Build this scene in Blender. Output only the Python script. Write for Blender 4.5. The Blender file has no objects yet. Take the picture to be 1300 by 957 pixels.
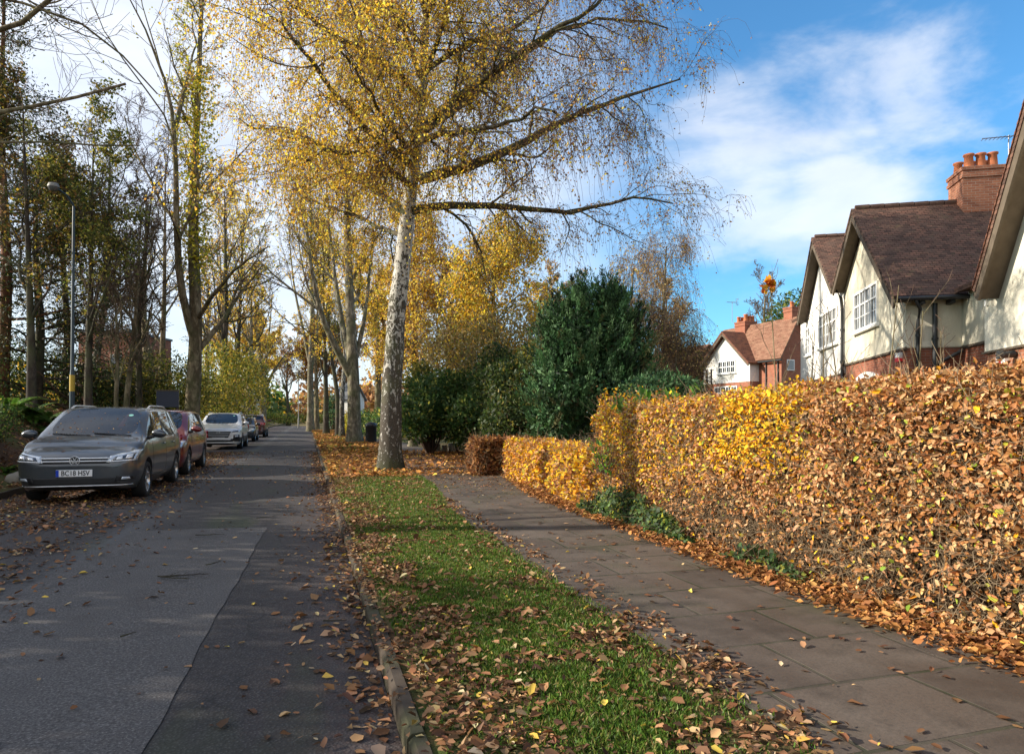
import bpy, bmesh, math, random
import numpy as np
from mathutils import Vector, Matrix, noise
from mathutils.bvhtree import BVHTree
rng = np.random.default_rng(7); random.seed(7)
SC = bpy.context.scene
COL = SC.collection
R = math.radians
EYE = 1.45; F = 867.0; HY = 530.0; CX = 650.0
def P(px, py, d):                      # sight line to a world point at distance d
    return np.array([(px-CX)/F*d, d, EYE+(HY-py)/F*d])
TA = math.atan2(.2873, .9578)
def W(t, s, z=0.0):                    # street frame: t metres right of the right kerb, s metres along
    return np.array([.42+.9578*t-.2873*s, .2873*t+.9578*s, z])
def sstep(a, b, x):
    k = np.clip((np.asarray(x, float)-a)/(b-a), 0, 1); return k*k*(3-2*k)
def n2(x, y, sc=1., oct=3, seed=0.):   # cheap smooth noise, arrays
    x = np.asarray(x, float); y = np.asarray(y, float); o = np.zeros(np.broadcast(x, y).shape)
    a = 1.; tot = 0
    for k in range(oct):
        f = sc*2**k; q = seed+k*7.3
        o += a*(np.sin(x*f*1.7+q+1.3*np.sin(y*f*1.1+q*2))*np.sin(y*f*1.9+q*3+1.7*np.sin(x*f*.9+q)))
        tot += a; a *= .6
    return o/tot
def ground_z(t, s):
    t = np.asarray(t, float); s = np.asarray(s, float)
    zr = .1+.037*np.clip(t-5, 0, 30)
    fall = 1-sstep(24, 42, s)*.7
    zl = .1+sstep(5.95, 8.6, -t)*1.62*fall*np.ones_like(s)+.06*n2(t, s, .9)*sstep(6.0, 7.5, -t)
    return np.where(t > -2, zr, zl)
def tz(x, y):
    t = .9578*(x-.42)+.2873*y; s = -.2873*(x-.42)+.9578*y
    return float(ground_z(t, s))

# ---------- objects
def tag(o, label=None, cat=None, group=None, kind=None):
    if label: o['label'] = label
    if cat: o['category'] = cat
    if group: o['group'] = group
    if kind: o['kind'] = kind
    return o
def empty(name, loc=(0,0,0), rz=0., label=None, cat=None, group=None):
    o = bpy.data.objects.new(name, None); COL.objects.link(o)
    o.location = loc; o.rotation_euler = (0,0,rz); o.empty_display_size = .3
    return tag(o, label, cat, group)
def copy_tree(o, parent=None):
    c = o.copy(); COL.objects.link(c)
    if parent: c.parent = parent
    for ch in list(o.children): copy_tree(ch, c)
    return c
def mesh_obj(name, V, faces, mats, midx=None, col=None, parent=None, smooth=False, loc=None, rz=None):
    """faces: list of int arrays (n,k)"""
    me = bpy.data.meshes.new(name)
    V = np.asarray(V, dtype=np.float32)
    faces = [np.asarray(f, dtype=np.int32) for f in faces if len(f)]
    nl = sum(f.size for f in faces); nf = sum(len(f) for f in faces)
    me.vertices.add(len(V)); me.vertices.foreach_set('co', V.ravel())
    me.loops.add(nl); me.loops.foreach_set('vertex_index', np.concatenate([f.ravel() for f in faces]))
    starts = []; c = 0
    for f in faces:
        starts.append(c+np.arange(len(f))*f.shape[1]); c += f.size
    me.polygons.add(nf); me.polygons.foreach_set('loop_start', np.concatenate(starts).astype(np.int32))
    if midx is not None: me.polygons.foreach_set('material_index', np.asarray(midx, dtype=np.int32))
    me.update(calc_edges=True); me.validate()
    if smooth: me.polygons.foreach_set('use_smooth', np.ones(nf, dtype=bool))
    if col is not None:
        a = me.attributes.new('col', 'FLOAT_COLOR', 'FACE')
        c4 = np.ones((nf, 4), dtype=np.float32); c4[:, :3] = col; a.data.foreach_set('color', c4.ravel())
    for m in (mats if isinstance(mats, (list, tuple)) else [mats]): me.materials.append(m)
    o = bpy.data.objects.new(name, me); COL.objects.link(o)
    if parent: o.parent = parent
    if loc is not None: o.location = loc
    if rz is not None: o.rotation_euler = (0,0,rz)
    return o
class MB:
    """collects simple solids into one mesh"""
    def __init__(s): s.v = []; s.f = []; s.m = []; s.sm = []
    def add(s, vs, fs, m=0, sm=False):
        b = len(s.v); s.v += [tuple(map(float, v)) for v in vs]
        s.f += [tuple(b+i for i in f) for f in fs]; s.m += [m]*len(fs); s.sm += [sm]*len(fs)
    def box(s, a, b, m=0):
        x0,y0,z0 = a; x1,y1,z1 = b
        s.add([(x0,y0,z0),(x1,y0,z0),(x1,y1,z0),(x0,y1,z0),(x0,y0,z1),(x1,y0,z1),(x1,y1,z1),(x0,y1,z1)],
              [(0,3,2,1),(4,5,6,7),(0,1,5,4),(1,2,6,5),(2,3,7,6),(3,0,4,7)], m)
    def slab(s, quad, th, m=0):
        q = [Vector(p) for p in quad]; n = (q[1]-q[0]).cross(q[2]-q[0]).normalized()*th
        s.add([*q, *[p-n for p in q]], [(0,1,2,3),(7,6,5,4),(0,4,5,1),(1,5,6,2),(2,6,7,3),(3,7,4,0)], m)
    def prism(s, poly, y0, y1, m=0):      # polygon in x,z swept along y
        n = len(poly)
        s.add([(x,y0,z) for x,z in poly]+[(x,y1,z) for x,z in poly],
              [tuple(range(n)), tuple(range(2*n-1, n-1, -1))]+[(i, n+i, n+(i+1)%n, (i+1)%n) for i in range(n)], m)
    def tube(s, pts, rad, sides=8, m=0, cap=True, sm=True):
        pts = [Vector(p) for p in pts]; n = len(pts)
        rad = rad if hasattr(rad, '__len__') else [rad]*n
        vs = []
        for i, p in enumerate(pts):
            t = (pts[min(i+1,n-1)]-pts[max(i-1,0)]).normalized()
            a = t.cross(Vector((0,0,1)) if abs(t.z) < .95 else Vector((0,1,0))).normalized(); b = t.cross(a)
            vs += [p+(a*math.cos(k*2*math.pi/sides)+b*math.sin(k*2*math.pi/sides))*rad[i] for k in range(sides)]
        fs = [(i*sides+k, i*sides+(k+1)%sides, (i+1)*sides+(k+1)%sides, (i+1)*sides+k) for i in range(n-1) for k in range(sides)]
        s.add(vs, fs, m, sm)
        if cap:
            s.add(vs[:sides], [tuple(range(sides))[::-1]], m); s.add(vs[-sides:], [tuple(range(sides))], m)
    def lathe(s, prof, c=(0,0,0), sides=24, m=0, axis='z', sm=True):  # prof: (radius, height)
        vs = []
        for r_, h in prof:
            for k in range(sides):
                a = k*2*math.pi/sides; x, y = r_*math.cos(a), r_*math.sin(a)
                vs.append((c[0]+x, c[1]+y, c[2]+h) if axis == 'z' else (c[0]+x, c[1]+h, c[2]+y))
        n = len(prof)
        s.add(vs, [(i*sides+k, i*sides+(k+1)%sides, (i+1)*sides+(k+1)%sides, (i+1)*sides+k) for i in range(n-1) for k in range(sides)], m, sm)
    def build(s, name, mats, parent=None, loc=None, rz=None, bevel=0):
        me = bpy.data.meshes.new(name); me.from_pydata(s.v, [], s.f)
        for m in (mats if isinstance(mats, (list, tuple)) else [mats]): me.materials.append(m)
        me.polygons.foreach_set('material_index', s.m); me.polygons.foreach_set('use_smooth', s.sm)
        bm = bmesh.new(); bm.from_mesh(me); bmesh.ops.recalc_face_normals(bm, faces=bm.faces); bm.to_mesh(me); bm.free()
        o = bpy.data.objects.new(name, me); COL.objects.link(o)
        if parent: o.parent = parent
        if loc is not None: o.location = loc
        if rz is not None: o.rotation_euler = (0,0,rz)
        if bevel:
            b = o.modifiers.new('bevel', 'BEVEL'); b.width = bevel; b.segments = 2; b.limit_method = 'ANGLE'
        return o

# ---------- materials
class NT:
    def __init__(s, name):
        s.mat = bpy.data.materials.new(name); s.mat.use_nodes = True; s.t = s.mat.node_tree; s.t.nodes.clear()
        s.out = s.n('ShaderNodeOutputMaterial')
    def n(s, ty, **kw):
        nd = s.t.nodes.new(ty)
        for k, v in kw.items():
            if k.startswith('i_'):
                k2 = k[2:]; k2 = int(k2) if k2.isdigit() else k2.replace('_', ' ')
                s.set(nd.inputs[k2], v)
            else: setattr(nd, k, v)
        return nd
    def set(s, inp, v):
        if isinstance(v, bpy.types.NodeSocket): s.t.links.new(v, inp)
        else: inp.default_value = (*v, 1.) if isinstance(v, tuple) and len(v) == 3 and inp.type == 'RGBA' else v
    def link(s, a, b): s.t.links.new(a, b)
    def obj(s): return s.n('ShaderNodeTexCoord').outputs['Object']
    def noise(s, vec, scale, detail=4, rough=.55, dist=0):
        return s.n('ShaderNodeTexNoise', i_Vector=vec, i_Scale=scale, i_Detail=detail, i_Roughness=rough, i_Distortion=dist).outputs['Fac']
    def ramp(s, fac, stops, interp='LINEAR'):
        r = s.n('ShaderNodeValToRGB', i_Fac=fac); cr = r.color_ramp; cr.interpolation = interp
        while len(cr.elements) < len(stops): cr.elements.new(.5)
        for e, (p, c) in zip(cr.elements, stops):
            e.position = p; e.color = (*c, 1) if hasattr(c, '__len__') else (c, c, c, 1)
        return r.outputs['Color']
    def mix(s, f, a, b, bt='MIX'):
        m = s.n('ShaderNodeMix', data_type='RGBA', blend_type=bt)
        s.set(m.inputs[0], f); s.set(m.inputs[6], a); s.set(m.inputs[7], b); return m.outputs[2]
    def math(s, op, a, b=0., c=0.):
        m = s.n('ShaderNodeMath', operation=op); s.set(m.inputs[0], a); s.set(m.inputs[1], b)
        if op in ('MULTIPLY_ADD', 'COMPARE', 'SMOOTH_MIN'): s.set(m.inputs[2], c)
        return m.outputs[0]
    def mapping(s, vec, scale=(1,1,1), rot=(0,0,0), loc=(0,0,0)):
        return s.n('ShaderNodeMapping', i_Vector=vec, i_Scale=scale, i_Rotation=rot, i_Location=loc).outputs[0]
    def bump(s, h, strength=.4, dist=.02):
        return s.n('ShaderNodeBump', i_Height=h, i_Strength=strength, i_Distance=dist).outputs[0]
    def princ(s, col, rough=.6, spec=.4, metal=0., normal=None, coat=0., **kw):
        p = s.n('ShaderNodeBsdfPrincipled')
        s.set(p.inputs['Base Color'], col); s.set(p.inputs['Roughness'], rough); s.set(p.inputs['Specular IOR Level'], spec)
        s.set(p.inputs['Metallic'], metal); p.inputs['Coat Weight'].default_value = coat; p.inputs['Coat Roughness'].default_value = .04
        if normal is not None: s.set(p.inputs['Normal'], normal)
        for k, v in kw.items(): s.set(p.inputs[k.replace('_', ' ')], v)
        return p.outputs[0]
    def done(s, sh): s.link(sh, s.out.inputs['Surface']); return s.mat
def plain(name, col, rough=.5, spec=.4, metal=0., var=.12, scale=8., bump=0., coat=0.):
    t = NT(name); o = t.obj(); n = t.noise(o, scale)
    c = t.mix(n, tuple(x*(1-var) for x in col), tuple(min(1, x*(1+var)) for x in col))
    return t.done(t.princ(c, rough, spec, metal, t.bump(n, bump, .01) if bump else None, coat))
def leafmat(name, trans=.35, rough=.55, spec=.3):
    t = NT(name); a = t.n('ShaderNodeAttribute', attribute_name='col').outputs['Color']
    p = t.princ(a, rough, spec)
    tr = t.n('ShaderNodeBsdfTranslucent'); t.link(t.mix(.5, a, t.mix(1., a, (1,.95,.6), 'MULTIPLY')), tr.inputs['Color'])
    m = t.n('ShaderNodeMixShader'); m.inputs[0].default_value = trans; t.link(p, m.inputs[1]); t.link(tr.outputs[0], m.inputs[2])
    return t.done(m.outputs[0])
M = {}
M['leaf'] = leafmat('leaf', .5); M['dryleaf'] = leafmat('dry_leaf', .15, .75, .15); M['needle'] = leafmat('needle', .12, .6, .2)
M['hedgeleaf'] = leafmat('hedge_leaf', .25, .7, .15); M['grassblade'] = leafmat('grass_blade', .35, .5, .25)
def bark(name, a, b, sc=6., stretch=.35, bump=.6):
    t = NT(name); o = t.obj(); v = t.mapping(o, (1,1,stretch)); n = t.noise(v, sc, 6, .65, .4); n2_ = t.noise(o, 1.3, 3)
    c = t.mix(t.ramp(n, [(.35,0.),(.65,1.)]), a, b); bl = t.noise(t.mapping(o, (1,1,.6)), 2.6, 6, .72, .6); c = t.mix(t.ramp(bl, [(.44,.75),(.56,0.)]), c, a); c = t.mix(t.ramp(n2_, [(.45, 0.), (.66, .55)]), c, (.09,.11,.04))
    return t.done(t.princ(c, .9, .15, 0, t.bump(n, bump, .03)))
M['bark'] = bark('bark_grey', (.07,.052,.03), (.34,.27,.17), 8, .3, 1.)
M['limbdark'] = bark('bark_limb', (.045,.036,.024), (.16,.135,.09), 9)
M['barkpale'] = bark('bark_pale', (.085,.07,.048), (.40,.35,.25), 9, .35, 1.)
M['barkdark'] = bark('bark_dark', (.035,.028,.022), (.11,.09,.07))
M['barkred'] = bark('bark_red', (.08,.035,.02), (.24,.11,.06))
M['twigbrown'] = plain('twig_brown', (.10,.065,.045), .8, .2)
M['twigtan'] = plain('twig_tan', (.25,.19,.12), .8, .2)
def birchbark():
    t = NT('bark_birch'); o = t.obj()
    v = t.mapping(o, (1,1,.5)); n = t.noise(v, 10, 6, .62, 1.2)
    z = t.n('ShaderNodeSeparateXYZ', i_Vector=o).outputs[2]
    low = t.n('ShaderNodeMapRange', i_Value=z, i_1=1.2, i_2=6.2, i_3=.105, i_4=-.06).outputs[0]
    f = t.ramp(t.math('ADD', t.math('MULTIPLY', t.math('SUBTRACT', t.math('ADD', t.math('MULTIPLY', n, .65), t.math('MULTIPLY', t.noise(t.mapping(o, (1,1,.8), loc=(4,2,1)), 22, 4, .6, .8), .35)), .5), 1.35), t.math('ADD', low, .5)), [(.50, 0.), (.54, 1.)])
    hl = t.noise(t.mapping(o, (2,2,22)), 3, 3); lent = t.ramp(hl, [(.62, 0.), (.68, .7)])
    white = t.mix(t.noise(o, 2.5, 4), (.34,.32,.28), (.64,.61,.54))
    c = t.mix(f, white, t.mix(t.noise(v, 40, 4, .7), (.02,.017,.014), (.12,.10,.075))); c = t.mix(lent, c, (.08,.07,.06))
    green = t.ramp(t.noise(o, 1.1, 3), [(.5, 0.), (.7, .5)]); c = t.mix(green, c, (.13,.15,.06))
    moss = t.n('ShaderNodeMapRange', i_Value=z, i_1=0., i_2=.7, i_3=.75, i_4=0.).outputs[0]; c = t.mix(moss, c, (.05,.055,.025))
    return t.done(t.princ(c, .85, .2, 0, t.bump(t.math('SUBTRACT', 1., f), .9, .04)))
M['birch'] = birchbark()
def pal(*rows):
    c = np.array([r[0] for r in rows], float); w = np.array([r[1] for r in rows], float); return c, w/w.sum()
def pick(pl, n, jit=.18):
    c, w = pl; k = rng.choice(len(c), n, p=w); o = c[k]*(1+jit*rng.standard_normal((n,1)))*(1+.05*rng.standard_normal((n,3)))
    return np.clip(o, .004, .9)
GOLD = pal(((.88,.57,.05),4), ((.90,.67,.11),3), ((.80,.44,.04),2.4), ((.66,.54,.08),.9), ((.42,.22,.06),.8))
YGRN = pal(((.45,.42,.05),4), ((.62,.48,.05),3), ((.26,.30,.05),2), ((.60,.36,.05),1))
RUST = pal(((.30,.15,.06),3), ((.42,.24,.09),3), ((.22,.11,.05),2), ((.52,.33,.10),1))
DKGR = pal(((.04,.07,.02),4), ((.065,.10,.028),3), ((.13,.14,.04),1.6), ((.025,.045,.015),2), ((.32,.27,.06),.3))
YEW = pal(((.035,.085,.03),4), ((.06,.135,.05),4), ((.11,.20,.08),2), ((.012,.03,.014),2), ((.10,.10,.04),.5))
LAUR = pal(((.045,.095,.025),4), ((.08,.14,.035),3), ((.15,.20,.05),1.5), ((.40,.38,.08),.7))
OLIVE = pal(((.14,.16,.035),3), ((.25,.25,.05),3), ((.40,.34,.07),2), ((.42,.30,.07),1), ((.06,.08,.02),2))
CON = pal(((.022,.045,.014),4), ((.04,.065,.02),3), ((.09,.09,.03),1.6), ((.14,.07,.025),1.3), ((.50,.38,.05),.6))
BEECH = pal(((.46,.215,.08),4), ((.56,.32,.155),4), ((.28,.115,.035),2.8), ((.68,.45,.22),1.3))
BGOLD = pal(((.84,.44,.02),4), ((.88,.56,.04),3), ((.62,.26,.02),2), ((.55,.50,.08),.8))
LITTER = pal(((.20,.095,.045),4), ((.30,.16,.08),4), ((.42,.27,.14),1.6), ((.11,.06,.035),3), ((.60,.42,.08),.5), ((.55,.43,.25),.4))
LITGOLD = pal(((.45,.20,.05),4), ((.36,.17,.07),4), ((.55,.30,.08),2), ((.22,.10,.04),2), ((.65,.45,.08),.5))

RUSTP = pal(((.50,.30,.12),3), ((.60,.42,.18),3), ((.36,.22,.10),2), ((.45,.38,.16),2))
# ---------- vectorised plant parts
def unit(v): return v/np.maximum(np.linalg.norm(v, axis=-1, keepdims=True), 1e-9)
def rand_dirs(n): return unit(rng.standard_normal((n,3)))
def tubes(Pt, Rd, sides):
    N, m, _ = Pt.shape
    T = np.empty_like(Pt); T[:,1:-1] = Pt[:,2:]-Pt[:,:-2]; T[:,0] = Pt[:,1]-Pt[:,0]; T[:,-1] = Pt[:,-1]-Pt[:,-2]
    T = unit(T); ax = unit(Pt[:,-1]-Pt[:,0])
    ref = unit(np.cross(ax, rand_dirs(N)))[:,None,:]
    A = unit(np.cross(T, ref)); B = np.cross(T, A)
    an = np.arange(sides)*2*np.pi/sides
    V = Pt[:,:,None,:]+Rd[:,:,None,None]*(A[:,:,None,:]*np.cos(an)[None,None,:,None]+B[:,:,None,:]*np.sin(an)[None,None,:,None])
    V = V.reshape(-1,3)
    base = (np.arange(N)*m*sides)[:,None,None]; i = (np.arange(m-1)*sides)[None,:,None]; k = np.arange(sides)[None,None,:]; k2 = (k+1)%sides
    F_ = np.stack([base+i+k, base+i+k2, base+i+sides+k2, base+i+sides+k], -1).reshape(-1,4)
    return V, F_
def grow(start, dirs, length, rad, m=6, wander=.12, trop=0., taper=.25, tdir=(0,0,1)):
    N = len(start); Pt = np.empty((N,m,3)); Pt[:,0] = start; d = dirs.copy(); st = (length/(m-1))[:,None]; td = np.array(tdir, float)
    for i in range(1, m):
        d = unit(d+wander*rng.standard_normal((N,3))+trop*td); Pt[:,i] = Pt[:,i-1]+d*st
    Rd = rad[:,None]*np.linspace(1, taper, m)[None,:]
    return Pt, Rd
def sprout(Pt, Rd, k, t0=.25, t1=1., ang=(35,60), lr=(.4,.7), rr=.6, up=0., shrink=.5, plen=None):
    N, m, _ = Pt.shape; n = N*k; pi = np.repeat(np.arange(N), k)
    t = (t0+(t1-t0)*((np.tile(np.arange(k), N)+rng.random(n))/k))
    f = t*(m-1); i = np.minimum(f.astype(int), m-2); a = (f-i)[:,None]
    pos = Pt[pi,i]*(1-a)+Pt[pi,i+1]*a; tan = unit(Pt[pi,i+1]-Pt[pi,i]); r = Rd[pi,i]*(1-a[:,0])+Rd[pi,i+1]*a[:,0]
    perp = unit(np.cross(tan, rand_dirs(n))); an = np.radians(rng.uniform(*ang, n))[:,None]
    d = unit(tan*np.cos(an)+perp*np.sin(an)+np.array([0,0,up]))
    L = np.linalg.norm(Pt[:,1:]-Pt[:,:-1], axis=2).sum(1) if plen is None else plen
    ln = L[pi]*rng.uniform(*lr, n)*(1-shrink*t)
    return pos, d, ln, np.maximum(r*rr, .0025)
def leafquads(pos, d, nrm, size, wid=.55):
    s = unit(np.cross(d, nrm)); L = size[:,None]
    V = np.stack([pos, pos+d*L*.5+s*L*wid*.5, pos+d*L, pos+d*L*.5-s*L*wid*.5], 1).reshape(-1,3)
    return V, np.arange(len(V)).reshape(-1,4)
def leaffold(pos, d, nrm, size, wid=.6, fold=.35, curl=.25):
    nrm = unit(nrm-d*np.sum(nrm*d, 1, keepdims=True)); s = np.cross(d, nrm); L = size[:,None]; N = len(pos)
    fo = (fold*(.3+1.2*rng.random(N)))[:,None]; cu = (curl*rng.uniform(-1.2,1.6,N))[:,None]
    wj = wid*rng.uniform(.65,1.25,(N,1)); aj = lambda: rng.uniform(-.09,.09,(N,1)); bj = lambda: rng.uniform(.7,1.25,(N,1))
    def q(a, b, f):
        a = a+aj()*(b != 0); b = b*bj(); return pos+L*(d*a+s*b*wj+nrm*(f*fo*abs(b)*2*wid-cu*a*a))
    V = np.stack([q(0,0,0), q(.32,.46,1), q(.75,.36,1), q(1,0,0), q(.75,-.36,1), q(.32,-.46,1)], 1).reshape(-1,3)
    b = (np.arange(N)*6)[:,None]
    return V, np.concatenate([b+np.array([0,1,2,3]), b+np.array([0,3,4,5])], 1).reshape(-1,4)
class Plant:
    def __init__(s): s.v = []; s.f = []; s.c = []; s.m = []; s.n = 0
    def add(s, V, F_, col=None, m=0):
        s.v.append(V); s.f.append(F_+s.n); s.n += len(V)
        if col is None: col = np.full((len(F_),3), .1)
        if len(col) != len(F_): col = np.repeat(col, len(F_)//len(col), 0)
        s.c.append(col); s.m.append(np.full(len(F_), m))
    def build(s, name, mats, parent=None, origin=(0,0,0), smooth=False):
        V = np.concatenate(s.v)-np.array(origin)
        return mesh_obj(name, V, [np.concatenate(s.f)], mats, np.concatenate(s.m), np.concatenate(s.c), parent, smooth)
def resample(pts, m):
    pts = np.array(pts, float); L = np.r_[0, np.cumsum(np.linalg.norm(np.diff(pts, axis=0), axis=1))]
    # catmull-like smoothing
    u = np.linspace(0, L[-1], m); o = np.stack([np.interp(u, L, pts[:,k]) for k in range(3)], 1)
    for _ in range(2): o[1:-1] = .25*o[:-2]+.5*o[1:-1]+.25*o[2:]
    return o
# ---------- camera, light, sky
cam = bpy.data.objects.new('camera', bpy.data.cameras.new('camera')); COL.objects.link(cam); SC.camera = cam
cam.location = (0, 0, EYE); cam.rotation_euler = (R(90), 0, 0)
cam.data.lens = 24.01; cam.data.sensor_width = 36; cam.data.shift_y = (HY-478.5)/1300; cam.data.clip_end = 4000; cam.data.clip_start = .05
SAZ = math.atan2(-1., -.02); SEL = R(23)
SUNDIR = Vector((math.sin(SAZ)*math.cos(SEL), math.cos(SAZ)*math.cos(SEL), math.sin(SEL))).normalized()
sun = bpy.data.objects.new('sun', bpy.data.lights.new('sun', 'SUN')); COL.objects.link(sun)
sun.data.energy = 5.0; sun.data.angle = R(.5); sun.data.color = (1., .90, .76)
sun.rotation_euler = SUNDIR.to_track_quat('Z', 'Y').to_euler()
wd = bpy.data.worlds.new('World'); SC.world = wd; wd.use_nodes = True
nt = wd.node_tree; nt.nodes.clear()
class WN(NT):
    def __init__(s): s.t = nt
w = WN()
sky = w.n('ShaderNodeTexSky', sky_type='NISHITA', sun_disc=False, sun_elevation=SEL, sun_rotation=SAZ%(2*math.pi), altitude=100, air_density=1.0, dust_density=.5, ozone_density=2.2)
dirv = w.n('ShaderNodeTexCoord').outputs['Generated']
def dotdir(v):
    v = Vector(v).normalized(); nd = w.n('ShaderNodeVectorMath', operation='DOT_PRODUCT'); w.link(dirv, nd.inputs[0]); nd.inputs[1].default_value = v
    return nd.outputs['Value']
def d_of(px, py): return ((px-CX)/F, 1, (HY-py)/F)
wn = w.noise(w.mapping(dirv, (1.6,1.6,3.2), (0,.5,.3)), 2.6, 7, .55, .35)
wn2 = w.noise(w.mapping(dirv, (1,1,2.2), (.3,0,.9)), 6., 5, .6, .5)
def blob(px, py, r0, r1, amp=1., v=None):      # soft cloud bank around a direction of the sky
    dd = w.math('ARCCOSINE', dotdir(v or d_of(px, py)))
    dd = w.math('ADD', dd, w.math('MULTIPLY', w.math('SUBTRACT', wn, .5), -.42))
    dd = w.math('ADD', dd, w.math('MULTIPLY', w.math('SUBTRACT', wn2, .5), -.12))
    m = w.n('ShaderNodeMapRange', interpolation_type='SMOOTHSTEP'); w.link(dd, m.inputs[0])
    m.inputs[1].default_value = R(r0); m.inputs[2].default_value = R(r1); m.inputs[3].default_value = amp; m.inputs[4].default_value = 0
    return m.outputs[0]
cl = blob(1060, 205, 0, 8.5, .66)
def vblob(v, r0, r1, amp):
    return blob(0, 0, r0, r1, amp, v)
for a in ((955, 235, 0, 8.5, .6), (1150, 150, 0, 6.5, .5), (1000, 285, 0, 6, .45), (60, 330, 20, 50, .74), (380, 140, 6, 24, .62)):
    cl = w.math('MAXIMUM', cl, blob(*a))
for a in (((-.3,-1,.5), 25, 60, .9), ((.5,-1,.7), 15, 45, .85), ((-1,-.1,.9), 20, 50, .9), ((1,-.6,.35), 12, 34, .8)):  # unseen clouds added behind and beside the camera to neutralise blue ambient light
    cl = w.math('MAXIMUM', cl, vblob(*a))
lum = w.ramp(w.noise(w.mapping(dirv, (1,1,2)), 5, 5), [(.3, (5.2,5.3,5.8)), (.7, (7.2,7.1,7.0))])
skyc = w.mix(1., sky.outputs[0], (.58,1.08,1.32), 'MULTIPLY')
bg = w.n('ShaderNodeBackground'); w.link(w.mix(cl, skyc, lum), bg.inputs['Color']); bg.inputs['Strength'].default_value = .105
w.link(bg.outputs[0], w.n('ShaderNodeOutputWorld').inputs['Surface'])
SC.view_settings.view_transform = 'Standard'; SC.view_settings.look = 'None'; SC.view_settings.exposure = .86; SC.view_settings.gamma = 1
SC.cycles.max_bounces = 6; SC.cycles.diffuse_bounces = 3; SC.cycles.glossy_bounces = 3; SC.cycles.transmission_bounces = 5; SC.cycles.transparent_max_bounces = 8
SC.cycles.use_denoising = True; SC.cycles.caustics_reflective = False; SC.cycles.caustics_refractive = False
SC.cycles.sample_clamp_indirect = 6

# ---------- ground
def frame_sheet(name, ts, ss, zf, mat, kind='structure'):
    T, S = np.meshgrid(np.array(ts, float), np.array(ss, float)); Z = zf(T, S)
    V = np.stack([T, S, Z], -1).reshape(-1,3); nt_, ns = len(ts), len(ss)
    i = (np.arange(ns-1)*nt_)[:,None]+np.arange(nt_-1)[None,:]
    Fc = np.stack([i, i+1, i+nt_+1, i+nt_], -1).reshape(-1,4)
    o = mesh_obj(name, V, [Fc], mat, smooth=True, loc=(.42,0,0), rz=TA); tag(o, kind=kind); return o
t = NT('ground_soil'); o = t.obj(); n = t.noise(o, .5, 6); nf = t.noise(o, 9, 6, .7)
g = t.ramp(n, [(.42, (.085,.05,.03)), (.55, (.06,.08,.025)), (.7, (.05,.09,.02))]); g = t.mix(t.ramp(nf, [(.4,0.),(.7,.7)]), g, (.17,.10,.055))
M['ground'] = t.done(t.princ(g, .95, .1, 0, t.bump(nf, .8, .04)))
ts = np.r_[-1500,-700,-300,-150,-90,-60,-42,-32,-26,-22,-19,-17,np.arange(-15,-6,.6),-5.95,-5.9,-5.75]
ss = np.r_[-300,-100,-40,-20,-12,np.arange(-8,60,1.5),65,72,80,90,105,120,150,200,300,500,900,1600,2600]
ts2 = np.r_[.13,.6,1.2,1.7,2.4,3,3.8,5,7,9,12,15,20,26,33,45,60,90,150,300,700,1500]
frame_sheet('ground', np.r_[ts, -5.672, -5.66, .07, .08, ts2], ss, lambda T,S: np.where((T>-5.668)&(T<.075), -.06, ground_z(T,S))-0.0, M['ground'])
# road
t = NT('asphalt'); o = t.obj(); sx = t.n('ShaderNodeSeparateXYZ', i_Vector=o)
n = t.noise(o, 1.1, 6, .6); fine = t.noise(o, 70, 3, .6); med = t.noise(o, 22, 4, .6)
vor = t.n('ShaderNodeTexVoronoi', i_Vector=o, i_Scale=62.); agg = vor.outputs['Distance']
c = t.mix(n, (.030,.026,.026), (.050,.044,.043)); c = t.mix(t.ramp(agg, [(.12, .8), (.42, 0.)]), c, (.12,.112,.108))
ce = t.n('ShaderNodeTexVoronoi', feature='DISTANCE_TO_EDGE', i_Vector=t.mapping(t.n('ShaderNodeVectorMath', operation='ADD', i_0=o, i_1=t.n('ShaderNodeTexNoise', i_Vector=o, i_Scale=2.5, i_Detail=4).outputs['Color']).outputs[0], (1,.5,1)), i_Scale=.55).outputs['Distance']
c = t.mix(t.math('MULTIPLY', t.ramp(ce, [(.0, 1.), (.014, 0.)]), t.ramp(t.noise(o, .35, 2), [(.45,0.),(.55,.9)])), c, (.012,.011,.010))
c = t.mix(t.ramp(fine, [(.35, .5), (.5, 0.)]), c, (.02,.02,.022))
wl = t.noise(t.mapping(o, (1,.12,1)), 1.3, 3)            # worn lighter lane and brown leaf stain by the parked cars
lane = t.math('SUBTRACT', 1., t.math('MULTIPLY', t.math('ABSOLUTE', t.math('ADD', sx.outputs[0], 2.55)), 2.6)); lane = t.math('MULTIPLY', t.math('MAXIMUM', lane, 0.), t.ramp(wl, [(.35, 0.), (.6, .8)]))
c = t.mix(lane, c, (.11,.108,.108))
st = t.n('ShaderNodeMapRange', i_Value=sx.outputs[0], i_1=-2.6, i_2=-4.6, i_3=0., i_4=.75).outputs[0]
c = t.mix(t.math('MULTIPLY', st, t.ramp(med, [(.4, .2), (.6, 1.)])), c, (.075,.045,.035))
st2 = t.n('ShaderNodeMapRange', i_Value=sx.outputs[0], i_1=-.75, i_2=-.2, i_3=0., i_4=.6).outputs[0]
c = t.mix(t.math('MULTIPLY', st2, t.ramp(med, [(.4, .2), (.6, 1.)])), c, (.07,.045,.04))
mo = t.noise(t.mapping(o, (1,.25,1), loc=(3,1,0)), .9, 4); c = t.mix(t.ramp(mo, [(.56, 0.), (.68, .55)]), c, (.04,.055,.02))
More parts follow.
